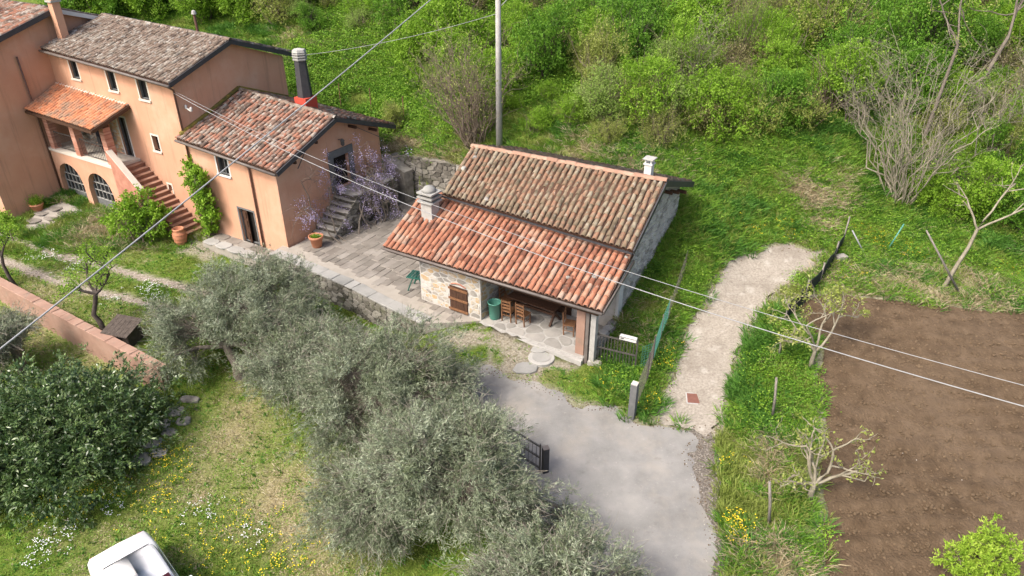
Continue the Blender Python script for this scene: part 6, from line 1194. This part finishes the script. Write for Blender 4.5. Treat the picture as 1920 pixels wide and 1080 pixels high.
b=loft([(2.05,low(.66,.60)),(1.97,low(.78,.74)),(1.6,low(.84,.85)),(1.0,low(.86,.95)),(.2,low(.87,1.0)),(-1.3,low(.86,1.02)),(-1.8,low(.82,1.0)),(-1.9,low(.70,.85))]); b.build('body',m('car_white'),car,True)
cab=lambda w,z0,z1:[(w,z0),(w*.95,z0+(z1-z0)*.55),(w*.86,z1-.03),(w*.7,z1),(.0,z1+.02)]
b=loft([(-1.05,cab(.78,.86,1.0)),(-.80,cab(.77,.86,1.38)),(-.4,cab(.77,.86,1.46)),(.35,cab(.77,.86,1.45)),(.46,cab(.77,.86,1.41)),(1.04,cab(.80,.86,.97))]); b.build('cabin',m('car_white'),car,True)
b=MB(); b.poly([(1.0,-.69,1.0),(1.0,.69,1.0),(.48,.61,1.41),(.48,-.61,1.41)]); o=b.build('windscreen',m('screen_glass'),car); o.location=(.02,0,.015)
b=MB(); b.poly([(-1.06,-.62,1.02),(-1.06,.62,1.02),(-.84,.56,1.36),(-.84,-.56,1.36)]); o=b.build('rear_window',m('glass_dark'),car); o.location=(-.015,0,.01)
b=MB(); b.tube([(-.80,-.60,1.40),(-.78,0,1.435),(-.80,.60,1.40)],.008,5); b.build('roof_seam',m('grey_stone_trim'),car)
b=MB(); b.tube([(1.18,-.70,.91),(1.22,-.3,.955),(1.23,.0,.962),(1.22,.3,.955),(1.18,.70,.91)],.008,5); b.build('bonnet_seam',m('grey_stone_trim'),car)
b=MB(); b.tube([(1.06,-.5,.99),(.86,.05,1.15)],.012,5); b.build('wiper',m('rubber'),car)
for s in (-1,1):
    b=MB(); b.poly([(.92,s*.80,1.0),(.52,s*.79,1.0),(.46,s*.72,1.34),(.52,s*.72,1.34)]); o=b.build('quarter_window',m('screen_glass'),car)
    b=MB(); b.poly([(.48,s*.80,1.0),(-.92,s*.79,1.0),(-.74,s*.72,1.34),(.40,s*.72,1.34)]); b.build('side_window',m('glass_dark'),car)
    b=MB(); b.box(.72,.86,min(s*.84,s*1.06),max(s*.84,s*1.06),1.0,1.15); mi=b.build('mirror',m('car_white'),car,bevel=.03); b=MB(); b.box(.712,.72,min(s*.87,s*1.04),max(s*.87,s*1.04),1.02,1.13); b.build('mirror_glass',m('chrome'),mi)
    b=MB(); b.box(1.92,2.04,min(s*.42,s*.66),max(s*.42,s*.66),.60,.74); b.build('headlight',m('car_glass'),car,bevel=.03)
    b=MB(); b.box(-1.92,-1.84,min(s*.55,s*.70),max(s*.55,s*.70),.62,.92); b.build('tail_light',m('lamp_red'),car,bevel=.02)
    for x in (1.25,-1.25):
        b=MB(); n=18; yy=s*.82
        for r_,y in ((.20,yy-s*.09),(.29,yy-s*.09),(.29,yy+s*.05),(.20,yy+s*.06)):
            for q in range(n): b.v.append((x+r_*math.cos(6.283*q/n),y,.29+r_*math.sin(6.283*q/n))); b.a.append(0)
        for j in range(3):
            for q in range(n): b.f.append((j*n+q,j*n+(q+1)%n,(j+1)*n+(q+1)%n,(j+1)*n+q))
        wv=b.build('wheel',m('rubber'),car,True); b=MB(); 
        for q in range(n): b.v.append((x+.20*math.cos(6.283*q/n),yy+s*.055,.29+.20*math.sin(6.283*q/n))); b.a.append(0)
        b.f.append(tuple(range(n))); b.build('hubcap',m('chrome'),wv)
b=MB(); b.box(2.0,2.07,-.6,.6,.34,.50); b.build('bumper',m('car_white'),car,bevel=.03); b=MB(); b.box(2.07,2.08,-.2,.2,.38,.46); b.build('number_plate',m('white_paint'),car)
